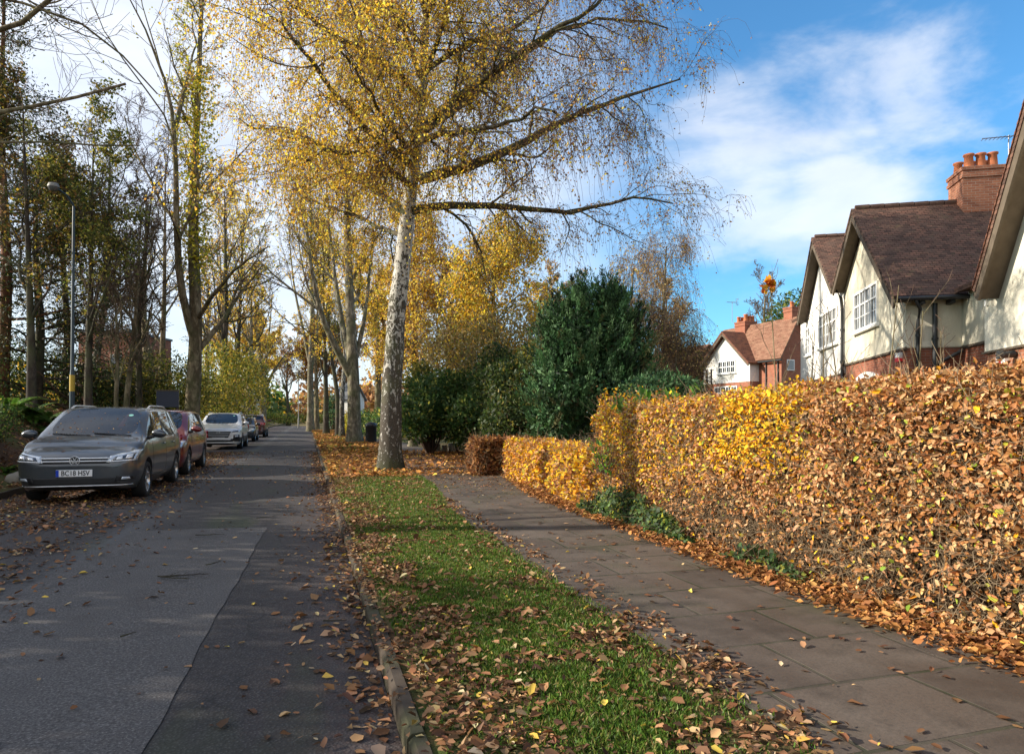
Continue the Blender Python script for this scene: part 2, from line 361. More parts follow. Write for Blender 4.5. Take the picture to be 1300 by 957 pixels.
M['asphalt'] = t.done(t.princ(c, t.ramp(med, [(.3,.62),(.7,.85)]), .35, 0, t.bump(t.math('ADD', t.math('MULTIPLY', agg, -1.), t.math('MULTIPLY', med, .6)), .55, .006)))
frame_sheet('road', np.linspace(-5.58, .0, 12), np.r_[np.arange(-12, 60, 2), np.arange(60, 124, 6)], lambda T,S: .0+.05*(1-((T+2.8)/2.8)**2), M['asphalt'])
t = NT('asphalt_patch'); o = t.obj(); n = t.noise(o, 1.6, 6, .6); fine = t.noise(o, 80, 3, .65); med = t.noise(o, 30, 4)
c = t.mix(n, (.080,.074,.072), (.120,.112,.108)); c = t.mix(t.ramp(fine, [(.40, .7), (.5, 0.)]), c, (.035,.033,.032)); c = t.mix(t.ramp(fine, [(.56, 0.), (.68, .8)]), c, (.24,.225,.21)); c = t.mix(t.ramp(t.noise(o, 2.2, 6, .7), [(.5,0.),(.75,.6)]), c, (.06,.052,.048))
M['patch'] = t.done(t.princ(c, .8, .3, 0, t.bump(t.math('ADD', fine, med), .35, .004)))
o_ = frame_sheet('road_patch', np.linspace(-1, 0, 9), np.linspace(-10, 9.5, 120), lambda T,S: T*0, M['patch'])
for v in o_.data.vertices:
    s_ = v.co.y; l = -2.45-.04*math.sin(s_*1.3)-.05*(9.5-s_); r = -.90-.028*(9.5-s_)+.008*math.sin(s_*2.1)+.005*math.sin(s_*9)
    v.co.x = r+(r-l)*v.co.x; v.co.z = .05*(1-((v.co.x+2.8)/2.8)**2)+.006
# kerbs: one mesh per side, stones cut apart by joints
t = NT('kerb_stone'); o = t.obj(); n = t.noise(o, 5, 6, .65); c = t.mix(n, (.03,.024,.018), (.085,.066,.05)); c = t.mix(t.ramp(t.noise(o, 2, 4), [(.5,0.),(.65,.6)]), c, (.07,.08,.035))
M['kerb'] = t.done(t.princ(c, .85, .25, 0, t.bump(n, .5, .01)))
def kerb(name, tc, s0, s1, zt):
    b = MB(); s_ = s0
    while s_ < s1:
        L = .9; dz = random.uniform(-.008,.008); dx = random.uniform(-.006,.006); w_ = .038
        low = 1-.9*(float(sstep(15.3,16.6,s_))-float(sstep(25,26.5,s_))) if tc > -1 else 1
        z = (zt+dz)*low+.055*(1-low)
        prof = [(-w_,-.1),(-w_,z-.02),(-w_+.02,z),(w_-.005,z+.003),(w_,z-.005),(w_,-.1)]
        n_ = len(prof); y0, y1 = s_+.007, s_+L-.007
        b.add([(tc+dx+x,y0,q) for x,q in prof]+[(tc+dx+x,y1,q) for x,q in prof],
              [tuple(range(n_)), tuple(range(2*n_-1,n_-1,-1))]+[(i,n_+i,n_+(i+1)%n_,(i+1)%n_) for i in range(n_)])
        s_ += L
    tag(b.build(name, M['kerb'], loc=(.42,0,0), rz=TA), kind='structure')
kerb('kerb_right', .045, -6, 112, .108); kerb('kerb_left', -5.632, -6, 112, .118)
# pavement of slabs, drive crossing
t = NT('paving_slabs'); o = t.obj(); n = t.noise(o, 1.7, 6, .62); fine = t.noise(o, 60, 4, .7)
br = t.n('ShaderNodeTexBrick', i_Vector=t.mapping(o, rot=(0,0,0), loc=(.3,.15,0)), i_Scale=1., offset=.5, squash=1.)
br.inputs['Color1'].default_value = (.046,.035,.028,1); br.inputs['Color2'].default_value = (.108,.082,.063,1); br.inputs['Mortar'].default_value = (.022,.030,.010,1)
br.inputs['Brick Width'].default_value = .82; br.inputs['Row Height'].default_value = .62; br.inputs['Mortar Size'].default_value = .014; br.inputs['Mortar Smooth'].default_value = .3
c = t.mix(t.ramp(n, [(.35,0.),(.7,.8)]), br.outputs['Color'], (.13,.105,.085)); c = t.mix(t.ramp(t.noise(o, 3.3, 6, .7), [(.5,0.),(.72,.7)]), c, (.035,.028,.022)); c = t.mix(t.ramp(fine, [(.3,.5),(.55,0.)]), c, (.045,.04,.035))
mo = t.noise(o, 1.1, 4); c = t.mix(t.ramp(mo, [(.55,0.),(.7,.5)]), c, (.05,.055,.025))
h = t.math('ADD', t.math('MULTIPLY', br.outputs['Fac'], -1.5), t.math('MULTIPLY', fine, .35))
M['slabs'] = t.done(t.princ(c, t.ramp(n, [(.3,.6),(.7,.85)]), .35, 0, t.bump(h, .6, .01)))
def pl(s): return 1.55+.49*float(sstep(9, 15, s))
def plv(s): return 1.55+.49*sstep(9, 15, s)
def pr(s): return 3.15+.1*float(sstep(5,9,s))+.75*float(sstep(10, 16, s))
o_ = frame_sheet('pavement', np.linspace(0, 1, 13), np.linspace(-8, 112, 161), lambda T,S: .108+T*0, M['slabs'])
for v in o_.data.vertices:
    s_ = v.co.y; v.co.x = pl(s_)+(pr(s_)-pl(s_)+.5)*v.co.x; v.co.z = float(ground_z(v.co.x, s_))+.012+.004*math.sin(s_*3+v.co.x*5)
t = NT('drive_surface'); o = t.obj(); n = t.noise(o, 14, 6, .7); c = t.mix(n, (.055,.045,.04), (.16,.10,.065))
M['drive'] = t.done(t.princ(c, .9, .2, 0, t.bump(n, .6, .02)))
frame_sheet('driveway', np.r_[.11, .5, 1, 1.5, 2, 2.5, 3, 4, 6, 9, 13], np.linspace(16.6, 25.2, 12), lambda T,S: ground_z(T,S)+.02-.05*(1-sstep(.1,.9,T)), M['drive'])

# ---------- litter and grass
def to_world(t_, s_, z): return np.stack([.42+.9578*t_-.2873*s_, .2873*t_+.9578*s_, z], 1)
def litter(name, ts_, ss_, zs, size, palette, lift=.012, tilt=.45, parent=None):
    n = len(ts_); pos = to_world(ts_, ss_, zs+lift*rng.random(n)); a = rng.uniform(0, 2*np.pi, n)
    d = unit(np.stack([np.cos(a), np.sin(a), rng.normal(0, tilt*.6, n)], 1)); nr = unit(np.stack([rng.normal(0,tilt,n), rng.normal(0,tilt,n), np.ones(n)], 1))
    sz = size*np.clip(rng.lognormal(-.08,.38,n),.35,1.9); V, F_ = leaffold(pos, d, nr, sz, .62, .3, .35); V[:,2] = np.maximum(V[:,2], np.repeat(zs+.004, 6))
    return mesh_obj(name, V, [F_], M['dryleaf'], col=np.repeat(pick(palette, n, .25), 2, 0))
def scatter(n, t0, t1, s0, s1, prob, near=True):
    """denser near the camera is not needed: uniform on the ground, thinned by prob"""
    t_ = rng.uniform(t0, t1, n); s_ = rng.uniform(s0, s1, n); k = rng.random(n) < prob(t_, s_); return t_[k], s_[k]
roadz = lambda t_: .05*(1-((t_+2.8)/2.8)**2)
def vis(t_, s_):                       # keep only what stands in front of the camera
    x = .42+.9578*t_-.2873*s_; y = .2873*t_+.9578*s_; return (y > 2.2) & (np.abs(x) < .80*y+.6)
litpatch = lambda t_, s_: sstep(-.12, .35, n2(t_, s_, 2.2, 4)+.65*np.exp(-((t_-.30)/.26)**2)+.36*sstep(5.3,3.0,s_)-.34+.25*sstep(11,15,s_)-.25*np.exp(-((t_-.85)/.22)**2))
a = scatter(72000, .10, 1.85, 2, 17, lambda t_, s_: vis(t_,s_)*(.17+.83*litpatch(t_, s_))*.55)
v1 = litter('fallen_leaves', a[0], a[1], ground_z(*a)+.010, .040, LITTER, .022, .42)
tag(v1, 'brown fallen leaves lying in patches over the grass verge', 'leaves', kind='stuff')
a = scatter(90000, 2.7, 4.3, 2, 17, lambda t_, s_: vis(t_,s_)*np.clip(1.15-np.abs(t_-(np.vectorize(pr)(s_)+.27))*2.5, 0, 1)*.85)
tag(litter('fallen_leaves', a[0], a[1], ground_z(*a)+.02, .044, pal(((.42,.19,.06),4),((.30,.13,.05),4),((.55,.30,.10),1.5),((.18,.08,.035),2)), .05, .5), 'orange brown leaf litter strip along the foot of the beech hedge', 'leaves', kind='stuff')
a = scatter(9000, 1.6, 3.9, 2, 17, lambda t_, s_: vis(t_,s_)*(.08+.7*sstep(10.5,16,s_)))
tag(litter('fallen_leaves', a[0], a[1], ground_z(*a)+.016, .045, LITTER, .004, .12), 'few scattered pale leaves on the paving slabs', 'leaves', kind='stuff')
def rdens(t_, s_):
    return np.clip(.9*np.exp(-((t_+.05)/.16)**2)+.13*np.exp(-((t_+.3)/.35)**2)+.012+.55*sstep(-3.0,-3.6,t_)*sstep(9,12.5,s_)*(.35+.65*sstep(-.2,.3,n2(t_,s_,1.6)))
                   +.50*sstep(-2.3,-3.2,t_)*sstep(4.5,7.5,s_)*sstep(-.25,.3,n2(t_,s_,1.1,4))+.1*sstep(-1.8,-3.0,t_)+.35*sstep(-4.2,-5.3,t_)*sstep(7,10,s_)+.16*sstep(24,30,s_)*sstep(.1,.5,n2(t_*.6,s_*.3,1.)), 0, 1)
a = scatter(90000, -5.5, 0, 2, 30, lambda t_, s_: vis(t_,s_)*rdens(t_,s_)*.8)
tag(litter('fallen_leaves', a[0], a[1], roadz(a[0])+.004, .05, LITTER, .012, .35), 'brown leaves lying on the tarmac and along both gutters', 'leaves', kind='stuff')
a = scatter(26000, .1, 9, 15.5, 27, lambda t_, s_: vis(t_,s_)*np.where(np.abs(t_-2.9)<.85, .32, .72))
tag(litter('fallen_leaves', a[0], a[1], ground_z(*a)+.03, .085, LITGOLD, .02, .4), 'orange leaves covering the drive entrance beyond the birch', 'leaves', kind='stuff')
a = scatter(42000, -15, -5.7, 7, 30, lambda t_, s_: vis(t_,s_)*(.35+.65*sstep(-.3,.3,n2(t_,s_,.7))))
tag(litter('fallen_leaves', a[0], a[1], ground_z(*a)+.01, .085, LITTER, .05, .5), 'brown fallen leaves carpeting the bank behind the cars', 'leaves', kind='stuff')
a = scatter(26000, .1, 3.2, 26, 75, lambda t_, s_: vis(t_,s_)*(.25+.75*sstep(-.2,.3,n2(t_*1.5,s_*.5,.9))))
tag(litter('fallen_leaves', a[0], a[1], ground_z(*a)+.02, .11, LITGOLD, .03, .4), 'yellow brown leaves on the far verge under the row of trees', 'leaves', kind='stuff')
a = scatter(5200, -.01, .10, 2, 17, lambda t_, s_: vis(t_,s_)*sstep(-.4,.3,n2(t_*0,s_,1.3))*.32+.06*vis(t_,s_))
tag(litter('fallen_leaves', a[0], a[1], a[0]*0+.112, .04, LITTER, .01, .3), 'brown leaves lying on top of the right kerb', 'leaves', kind='stuff')
def grass(n, t0, t1, s0, s1, prob, hgt, label):
    t_, s_ = scatter(n, t0, t1, s0, s1, prob); n = len(t_); pos = to_world(t_, s_, ground_z(t_, s_)-.004); a = rng.uniform(0, 2*np.pi, n)
    h = hgt*rng.uniform(.5,1.3,n); lean = unit(np.stack([rng.normal(0,.5,n), rng.normal(0,.5,n), np.ones(n)],1)); side = np.stack([np.cos(a),np.sin(a),0*a],1)*(.0035+.0004*s_)[:,None]
    mid = pos+lean*h[:,None]*.6; tip = mid+unit(lean+np.stack([rng.normal(0,.6,n), rng.normal(0,.6,n), 0*a],1))*h[:,None]*.5
    V = np.stack([pos-side, pos+side, mid+side*.7, tip, mid-side*.7], 1).reshape(-1,3)
    g = pick(pal(((.06,.125,.018),4), ((.10,.185,.026),4), ((.16,.20,.04),2), ((.24,.20,.07),1.6)), n, .2)
    o = mesh_obj('grass', V, [np.arange(n*5).reshape(-1,5)], M['grassblade'], col=g); tag(o, label, 'grass', kind='stuff')
grass(190000, .12, 1.95, 2, 10, lambda t_, s_: vis(t_,s_)*(1-.88*litpatch(t_,s_))*(.35+.65*sstep(pl(5)+.05-.25,pl(5)-.3,t_)*sstep(.12,.45,t_)+.3*sstep(8,12,s_))*(t_ < plv(s_)+.05+.06*n2(t_,s_,2.)), .036, 'short green grass growing on the near verge')
grass(52000, .12, 2.1, 10, 17.5, lambda t_, s_: vis(t_,s_)*(1-.6*litpatch(t_,s_))*(t_ < plv(s_)+.05+.06*n2(t_,s_,2.)), .045, 'green grass on the verge around the birch')
grass(40000, .2, 2.2, 26, 70, lambda t_, s_: vis(t_,s_)*(.8), .06, 'sunlit grass on the far verge under the trees')
# ---------- trees
def make_tree(label, trunk, r0, r1, limbs=(), auto=None, lv=(), leaf=None, name='tree', cat='tree', group=None, barkm='bark', twigm='twigbrown', leafm='leaf', base=None, flare=1.2, tm=22, limbm=None, jit=.03):
    tp = resample(trunk, tm); base = tp[0].copy() if base is None else np.array(base)
    z = np.linspace(0, 1, tm); tr = r0*(1-z)+r1*z; tr = tr*(1+(flare-1)*np.exp(-(tp[:,2]-tp[0,2])/.35)); tp[0,2] -= .1
    root = empty(name, base, 0, label, cat, group)
    w_ = Plant(); V, Fc = tubes(tp[None], tr[None], 18)
    if r0 > .15:                       # knobbly bark outline
        ax = np.repeat(tp, 18, 0); dv = V-ax; ph = np.arctan2(dv[:,1], dv[:,0])
        k = 1+.035*np.sin(5*ph+V[:,2]*2.1)+.03*np.sin(3*ph-V[:,2]*3.7)+.02*np.sin(9*ph+V[:,2]*6)+.12*np.exp(-(V[:,2]-base[2])/.25)*np.sin(5*ph)**2; V = ax+dv*k[:,None]
    w_.add(V, Fc)
    LP, LR = [], []
    for L in limbs:
        p = resample(L[0], 14); LP.append(p+rng.normal(0, jit, p.shape)*np.linspace(0,1,14)[:,None]); LR.append(np.linspace(L[1], L[2] if len(L) > 2 else L[1]*.25, 14))
    if auto:
        pos, d, ln, rr = sprout(tp[None], tr[None], auto['k'], auto.get('t0',.3), auto.get('t1',1.), auto.get('ang',(35,60)), auto['lr'], auto.get('rr',.55), auto.get('up',.2), auto.get('shrink',.5), auto.get('plen') and np.array([auto['plen']]))
        if 'rad' in auto: rr = np.minimum(rr, auto['rad'])
        p, r_ = grow(pos, d, ln, rr, 14, auto.get('wander',.13), auto.get('trop',.03), .2); LP += list(p); LR += list(r_)
    LP, LR = np.array(LP), np.array(LR)
    w_.add(*tubes(LP, LR, 8), m=1)
    cr = Plant(); Pc, Rc = LP, LR
    for i, q in enumerate(lv):
        pos, d, ln, rr = sprout(Pc, Rc, q['k'], q.get('t0',.15), 1., q.get('ang',(30,60)), q.get('lr',(.35,.6)), q.get('rr',.6), q.get('up',0), q.get('shrink',.45))
        if 'len' in q: ln = rng.uniform(*q['len'], len(ln))
        if 'keep' in q: k = rng.random(len(pos)) < q['keep'](pos); pos, d, ln, rr = pos[k], d[k], ln[k], rr[k]
        Pn, Rn = grow(pos, d, ln, rr, q.get('m',6), q.get('wander',.15), q.get('trop',0.), q.get('taper',.35))
        Rn = np.maximum(Rn, q.get('minr',.004))
        (w_ if q.get('wood') else cr).add(*tubes(Pn, Rn, q.get('sides',3)), m=1 if q.get('wood') else 0)
        Pc, Rc = Pn, Rn
    if leaf:
        n = leaf['n']; N, m, _ = Pc.shape; pi = np.repeat(np.arange(N), n); t_ = rng.uniform(leaf.get('t0',.1), 1, N*n); f = t_*(m-1); i = np.minimum(f.astype(int), m-2); a = (f-i)[:,None]
        pos = Pc[pi,i]*(1-a)+Pc[pi,i+1]*a+rng.normal(0, leaf.get('spread',.03), (N*n,3))
        if 'dens' in leaf: k = rng.random(len(pos)) < leaf['dens'](pos); pos = pos[k]
        N = len(pos); dd = rand_dirs(N); dd[:,2] += leaf.get('hang',-.6); dd = unit(dd)
        V, Fc = leafquads(pos, dd, rand_dirs(N), leaf['size']*rng.uniform(.6,1.3,N), leaf.get('wid',.65))
        c = pick(leaf['pal'], N)
        if 'pal2' in leaf: k = rng.random(N) < leaf['mix'](pos); c[k] = pick(leaf['pal2'], N)[k]
        cr.add(V, Fc, c, 1)
    w_.build('trunk', [M[barkm], M[limbm or barkm]], root, base, smooth=True)
    if cr.v: cr.build('crown', [M[twigm], M[leafm]], root, base)
    return root
def PP(lst, dk):                        # traced outline pixels with their own distances
    return [P(x, y, d) for x, y, d in lst]
# big birch on the verge
D = 17.5
trk = PP([(495,597,D),(496,560,D),(497,500,D),(501,430,D),(505,380,D),(512,330,D),(517,270,D+.1),(526,210,D+.2),(532,150,D+.3),(537,80,D+.4),(541,10,D+.5),(545,-70,D+.5),(548,-160,D+.5),(552,-230,D+.6)], 0)
limb = [
 ([(542,155,D),(573,131,D-.6),(608,104,D-1.2),(646,81,D-1.7),(685,50,D-2.2),(731,23,D-2.6),(765,4,D-2.8),(805,-32,D-3)], .15),
 ([(540,165,D),(570,142,D+.5),(600,123,D+1),(631,96,D+1.5),(669,69,D+2),(692,45,D+2.3),(738,27,D+2.8),(790,24,D+3.2),(845,40,D+3.6)], .14),
 ([(533,228,D),(573,219,D-.3),(615,206,D-.4),(661,185,D-.3),(700,160,D),(746,140,D+.3),(792,125,D+.6),(831,108,D+.9),(862,98,D+1)], .17),
 ([(522,268,D),(565,258,D+.5),(608,262,D+1),(669,263,D+1.3),(723,269,D+1.4),(765,262,D+1.5),(800,250,D+1.6),(850,262,D+1.6)], .14),
 ([(538,92,D),(581,60,D+.6),(615,50,D+1),(646,40,D+1.3),(677,23,D+1.6),(705,-10,D+2),(740,-50,D+2.2)], .09),
 ([(533,127,D),(515,100,D-.5),(477,77,D-1),(438,54,D-1.5),(400,31,D-1.8),(360,0,D-2.2),(330,-20,D-2.4)], .12),
 ([(526,180,D),(505,140,D+.7),(485,110,D+1.2),(477,92,D+1.5),(455,60,D+2),(430,10,D+2.3),(410,-40,D+2.5)], .10),
 ([(520,208,D),(488,185,D-.7),(454,154,D-1.3),(423,119,D-1.8),(400,88,D-2.2),(370,50,D-2.6),(335,10,D-3)], .13),
 ([(515,272,D),(485,246,D+.3),(450,223,D+.6),(427,204,D+.8),(400,180,D+1),(381,166,D+1.1),(346,163,D+1.3),(305,158,D+1.4)], .13),
 ([(535,100,D),(512,42,D-.4),(492,0,D-.8),(470,-60,D-1.2)], .09), ([(540,95,D),(558,46,D-.4),(566,15,D-.8),(585,-50,D-1.4)], .09),
 ([(520,235,D),(495,215,D-1.2),(460,190,D-2.2),(415,190,D-3),(370,205,D-3.5)], .10),
 ([(512,300,D),(485,290,D+1),(450,275,D+1.8),(415,262,D+2.4),(380,250,D+3)], .08),
 ([(530,180,D),(560,170,D-1.4),(600,165,D-2.8),(650,150,D-4),(700,140,D-4.8)], .11),
 ([(528,190,D),(530,165,D+2),(540,130,D+3.6),(560,90,D+5)], .10), ([(528,200,D),(500,170,D-2),(470,120,D-3.4),(430,70,D-4.4)], .10),
 ([(541,20,D),(520,-50,D-1),(500,-110,D-2),(480,-160,D-2.6)], .08), ([(541,20,D),(575,-40,D+1),(620,-100,D+1.8),(660,-150,D+2.4)], .08), ([(541,0,D),(600,-30,D-1.5),(660,-80,D-3),(720,-120,D-4)], .08),
 ([(539,60,D),(480,0,D+1.2),(420,-50,D+2),(370,-100,D+2.6)], .08)]
sx = lambda p: (p[:,0]/np.maximum(p[:,1],1)*F+CX)
def bdens(p): x = sx(p); return np.clip(1.05-.55*sstep(540, 760, x), .3, 1)*(.42+.5*sstep(-.25,.3,n2(p[:,0]*1.3+p[:,1],p[:,2]*1.3,1.1,3)))
make_tree('large silver birch with black and white bark and yellow drooping leaves on the verge', trk, .285, .03,
  [(PP(l[0],0), l[1]*.84, .020) for l in limb], None,
  [dict(k=12, t0=.1, len=(.9,2.5), ang=(25,65), wander=.22, trop=-.02, m=7, sides=5, wood=True, rr=.42, minr=.006),
   dict(k=8, t0=.1, len=(.4,1.3), ang=(30,75), wander=.24, trop=-.06, m=6, sides=3, rr=.5, minr=.0042),
   dict(k=7, t0=.1, len=(.25,1.25), ang=(20,80), wander=.16, trop=-.42, m=6, sides=3, rr=.6, minr=.0030, taper=.8)],
  dict(n=14, size=.058, spread=.055, pal=GOLD, pal2=RUST, mix=lambda p: .12+.62*sstep(560, 760, sx(p)), dens=bdens, wid=.75), barkm='birch', name='birch_tree', flare=1.25, tm=40, twigm='twigbrown', limbm='limbdark', jit=.07)

def simple(label, x, yb, d, h, r, k=14, lean=0., gold=None, fork=True, leafn=3, size=.09, lv2=6, pal_=GOLD, barkm='bark', name='tree', group=None, dens=1., zb=None, spreadk=.38, t0=.28, trop=.06, extra_limbs=(), kids=5, trunk=None, twigm='twigbrown', hang=-.3, minr=.006, up=.35):
    b = P(x, yb, d); b[2] = tz(b[0], b[1]) if zb is None else zb
    top = b+np.array([lean*h, rng.uniform(-.05,.05)*h, h]); mid = b+(top-b)*.5+np.array([rng.uniform(-.03,.03)*h, 0, 0])
    tk = [b, b+np.array([0,0,h*.2])+(top-b)*.02, mid, top] if trunk is None else trunk
    lv = [dict(k=kids, t0=.2, lr=(.35,.6), ang=(25,50), wander=.16, trop=.05, m=6, sides=4, wood=True, rr=.55, minr=minr),
          dict(k=lv2, t0=.15, lr=(.4,.7), ang=(25,55), wander=.18, trop=.03, m=5, sides=3, rr=.6, minr=minr*.8),
          dict(k=4, t0=.1, lr=(.45,.8), ang=(25,60), wander=.2, trop=0, m=4, sides=3, rr=.7, minr=minr*.65, taper=.7)]
    lf = dict(n=leafn, size=size, spread=.10, pal=pal_, hang=hang, dens=lambda p: np.full(len(p), dens)) if leafn else None
    return make_tree(label, tk, r, r*.12, extra_limbs, dict(k=k, t0=t0, lr=(spreadk*.7, spreadk*1.2), ang=(28,58), up=up, rr=.5, trop=trop, rad=r*.45), lv, lf, name, 'tree', group, barkm, twigm)
G_FAR = 'street trees along the far verge'
# far side verge row, right of the road
def forked(label, x, yb, d, r, yfork, forks, top=-40, **kw):
    b = P(x, yb, d); b[2] = tz(b[0], b[1])
    tk = [b]+[P(px, py, d) for px, py in ((x+(forks[0][0][0]-x)*.2, yb-(yb-yfork)*.5), (forks[0][0][0], yfork))]+[P(px, py, d+dd) for px, py, dd in forks[0][1:]]
    limbs = []
    for f_ in forks[1:]: limbs.append(([P(px, py, d+dd) for px, py, dd in f_[:] if True], r*(.55 if len(limbs) < 1 else .32 if f_[0][1] < yfork-20 else .42), r*.08))
    return simple(label, x, yb, d, 10, r, trunk=tk, extra_limbs=limbs, **kw)
forked('thick grey forked tree trunk in the grass just beyond the birch', 450, 561.5, 37, .38, 462,
       [[(448,470,0),(444,380,.5),(440,260,1),(445,150,1)], [(446,480,0),(425,440,-.5),(405,395,-1),(393,330,-1.5),(385,240,-2)], [(448,470,0),(462,410,.8),(470,340,1.2),(478,250,2)], [(446,462,0),(432,400,1.5),(420,310,2.5),(412,200,3)]],
       k=10, t0=.4, leafn=4, size=.13, pal_=GOLD, barkm='barkpale', spreadk=.25, group=G_FAR, minr=.009)
simple('slim dark leaning tree between the forked trunk and the pale lime trunk', 414, 551, 56, 15, .24, lean=-.03, leafn=2, size=.16, pal_=GOLD, barkm='barkdark', group=G_FAR, minr=.012, k=16)
simple('dark thin trunk touching the white barked one by the far verge', 429, 553, 50, 14, .20, lean=-.04, leafn=2, size=.14, pal_=OLIVE, barkm='barkdark', group=G_FAR, minr=.012, k=14)
simple('slender white barked birch beside the thick forked trunk', 434, 556, 47, 15, .19, lean=.03, leafn=4, size=.13, pal_=GOLD, barkm='birch', group=G_FAR, minr=.011)
forked('pale straight lime trunk nearest the far end of the road', 394, 545, 72, .36, 460,
       [[(394,470,0),(397,400,0),(395,300,0),(392,180,0)], [(395,470,0),(385,420,0),(372,360,2),(366,280,2)], [(396,465,0),(405,410,0),(412,340,0),(418,240,0)]], k=14, t0=.35, leafn=2, size=.2, pal_=GOLD, barkm='barkpale', spreadk=.22, group=G_FAR, minr=.016)
simple('dark trunk close behind the pale lime trunk', 402, 544, 80, 16, .3, lean=.02, leafn=1, size=.2, barkm='bark', group=G_FAR, minr=.016)
simple('small rounded bare street tree far off where the road ends', 366, 537, 120, 13, .35, leafn=1, size=.28, pal_=RUST, barkm='barkdark', group=G_FAR, minr=.02, spreadk=.5, k=18, t0=.35)
# left side of the road
G_L = 'tall trees along the left side of the road'
forked('tall grey trunk with ivy and yellow leaves standing behind the red car', 243, 540, 26, .29, 440,
       [[(250,440,0),(248,380,0),(245,300,0),(247,200,.3),(252,110,.5),(255,20,.8),(262,-60,1)],
        [(249,440,0),(236,400,-.3),(228,370,-.4),(224,290,-.5),(222,170,-.6),(215,100,-.8),(190,50,-1),(165,0,-1.5)], [(222,168,-.6),(230,130,-.3),(240,95,0),(250,50,1)],
        [(251,445,0),(268,425,.5),(285,405,1),(300,380,1.4),(322,352,1.8),(335,335,2)], [(249,408,.1),(270,375,-1),(295,345,-1.8),(320,325,-2.4),(340,315,-3)]],
       k=12, t0=.45, leafn=3, size=.10, pal_=YGRN, barkm='bark', spreadk=.18, group=G_L, dens=.55, minr=.007)
ivy_c = [(247,300,26),(248,240,26),(248,190,26),(250,150,26.2),(252,110,26.4),(252,330,26),(245,270,26)]
for i, (x, yb, d, h, r, ln, lb) in enumerate([
    (160, 520, 24, 8.5, .12, .05, 'bare slanting tree with several stems behind the grey car'), (176, 520, 26, 10, .14, .07, 'bare thin tree leaning right behind the grey and red cars'), (147, 522, 22, 7, .09, -.04, 'crooked pale sapling right of the lamp post'),
    (282, 528, 48, 17, .28, .03, 'first of three upright bare trees above the silver car'), (290, 528, 52, 17, .26, .0, 'middle one of three upright bare trees above the silver car'), (299, 530, 58, 18, .28, .03, 'right one of three upright bare trees above the silver car'),
    (205, 524, 38, 15, .2, .02, 'bare fine branched tree left of the ivy covered trunk'), (120, 522, 34, 15, .22, .03, 'bare tall tree showing above the brick building')]):
    simple(lb, x, yb, d, h, r, lean=ln, leafn=0 if i not in (3,4,5) else 2, size=.14, pal_=GOLD, group=G_L, minr=.0055+.0002*d, k=14, kids=5, lv2=5, barkm='barkdark' if i%2 else 'bark', spreadk=.42, up=.5)
forked('pale pollarded tree with spreading upright limbs beyond the parked cars', 334, 526, 85, .45, 500, [[(334,500,0),(330,460,0),(326,410,0),(322,350,0)], [(335,498,0),(345,475,0),(358,455,0),(372,440,0)], [(334,500,0),(338,460,1),(342,420,1),(346,370,1)], [(333,500,0),(322,470,0),(316,430,0),(308,380,0)]],
       k=10, leafn=1, size=.24, barkm='barkpale', group=G_L, minr=.016, spreadk=.25, t0=.3)
simple('pale bare tree with slim trunk just left of the pollarded one', 317, 528, 80, 17, .42, leafn=1, size=.22, barkm='barkpale', group=G_L, minr=.016, k=16)
# branches of a tree outside the frame reaching in from the left
b = W(-13.2, 12.0, 1.2)
def Q(x, y, d): return P(x, y, d)
make_tree('leafless tree at the left edge whose long branches reach across the top corner', [b, b+np.array([.1,0,2.5]), b+np.array([.4,.2,5]), b+np.array([.3,.6,8]), b+np.array([.9,1.0,11])], .26, .08,
  [([b+np.array([.3,.2,4.2]), Q(0,156,10.5), Q(60,125,10.8), Q(110,118,11), Q(165,112,11.4)], .075, .02), ([b+np.array([.4,.4,6]), Q(0,70,10), Q(30,50,10), Q(50,20,9.8), Q(68,-20,9.6)], .08, .03),
   ([b+np.array([.3,.2,3.6]), Q(0,180,11), Q(60,183,11.5), Q(120,188,12), Q(175,184,12.5)], .05, .012), ([b+np.array([.4,.4,7]), Q(20,5,10.6), Q(70,7,10.8), Q(120,12,11), Q(160,60,11.3), Q(200,120,12)], .05, .012),
   ([b+np.array([.4,.4,6]), Q(-20,20,9), Q(40,-30,9)], .08, .04)], None,
  [dict(k=6, t0=.2, len=(.6,1.9), ang=(25,60), wander=.2, trop=.02, m=7, sides=4, wood=True, rr=.42, minr=.006), dict(k=5, t0=.1, len=(.3,1.0), ang=(25,60), wander=.22, m=5, rr=.6, minr=.004), dict(k=4, len=(.15,.5), ang=(30,60), wander=.2, m=4, rr=.7, minr=.003)], None, group=G_L, base=b, jit=.045)

# dark conifers at the left
def conifer(label, x, d, h, r, w_, k=46, pal_=CON, barkm='barkdark', name='conifer_tree', up=-.02, leafn=8, size=.13, base=None, group=None, t0=.12, dens=1., spread=.16):
    b = P(x, 500, d) if base is None else np.array(base); b[2] = tz(b[0], b[1])
    tk = [b, b+np.array([.2,0,h*.33]), b+np.array([-.1,.1,h*.66]), b+np.array([.1,0,h])]
    return make_tree(label, tk, r, .04, [], dict(k=k, t0=t0, lr=(w_/h*.7, w_/h*1.1), ang=(65,95), up=.05, rr=.3, trop=up, shrink=.62, rad=.07, wander=.12),
        [dict(k=9, t0=.15, lr=(.25,.45), ang=(35,70), wander=.15, trop=-.04, m=5, sides=3, rr=.5, minr=.006), dict(k=6, lr=(.4,.7), ang=(30,60), wander=.15, trop=-.06, m=4, rr=.6, minr=.004)],
        dict(n=leafn, size=size, spread=spread, pal=pal_, hang=-.15, wid=.34, dens=lambda p: np.full(len(p), dens)), name, 'tree', group, barkm, 'twigbrown', 'needle')
G_C = 'dark evergreen trees on the left bank'
conifer('dark spreading conifer with reddish trunk at the left edge', 2, 24, 15, .22, 5.4, barkm='barkred', group=G_C, k=44, t0=.2)
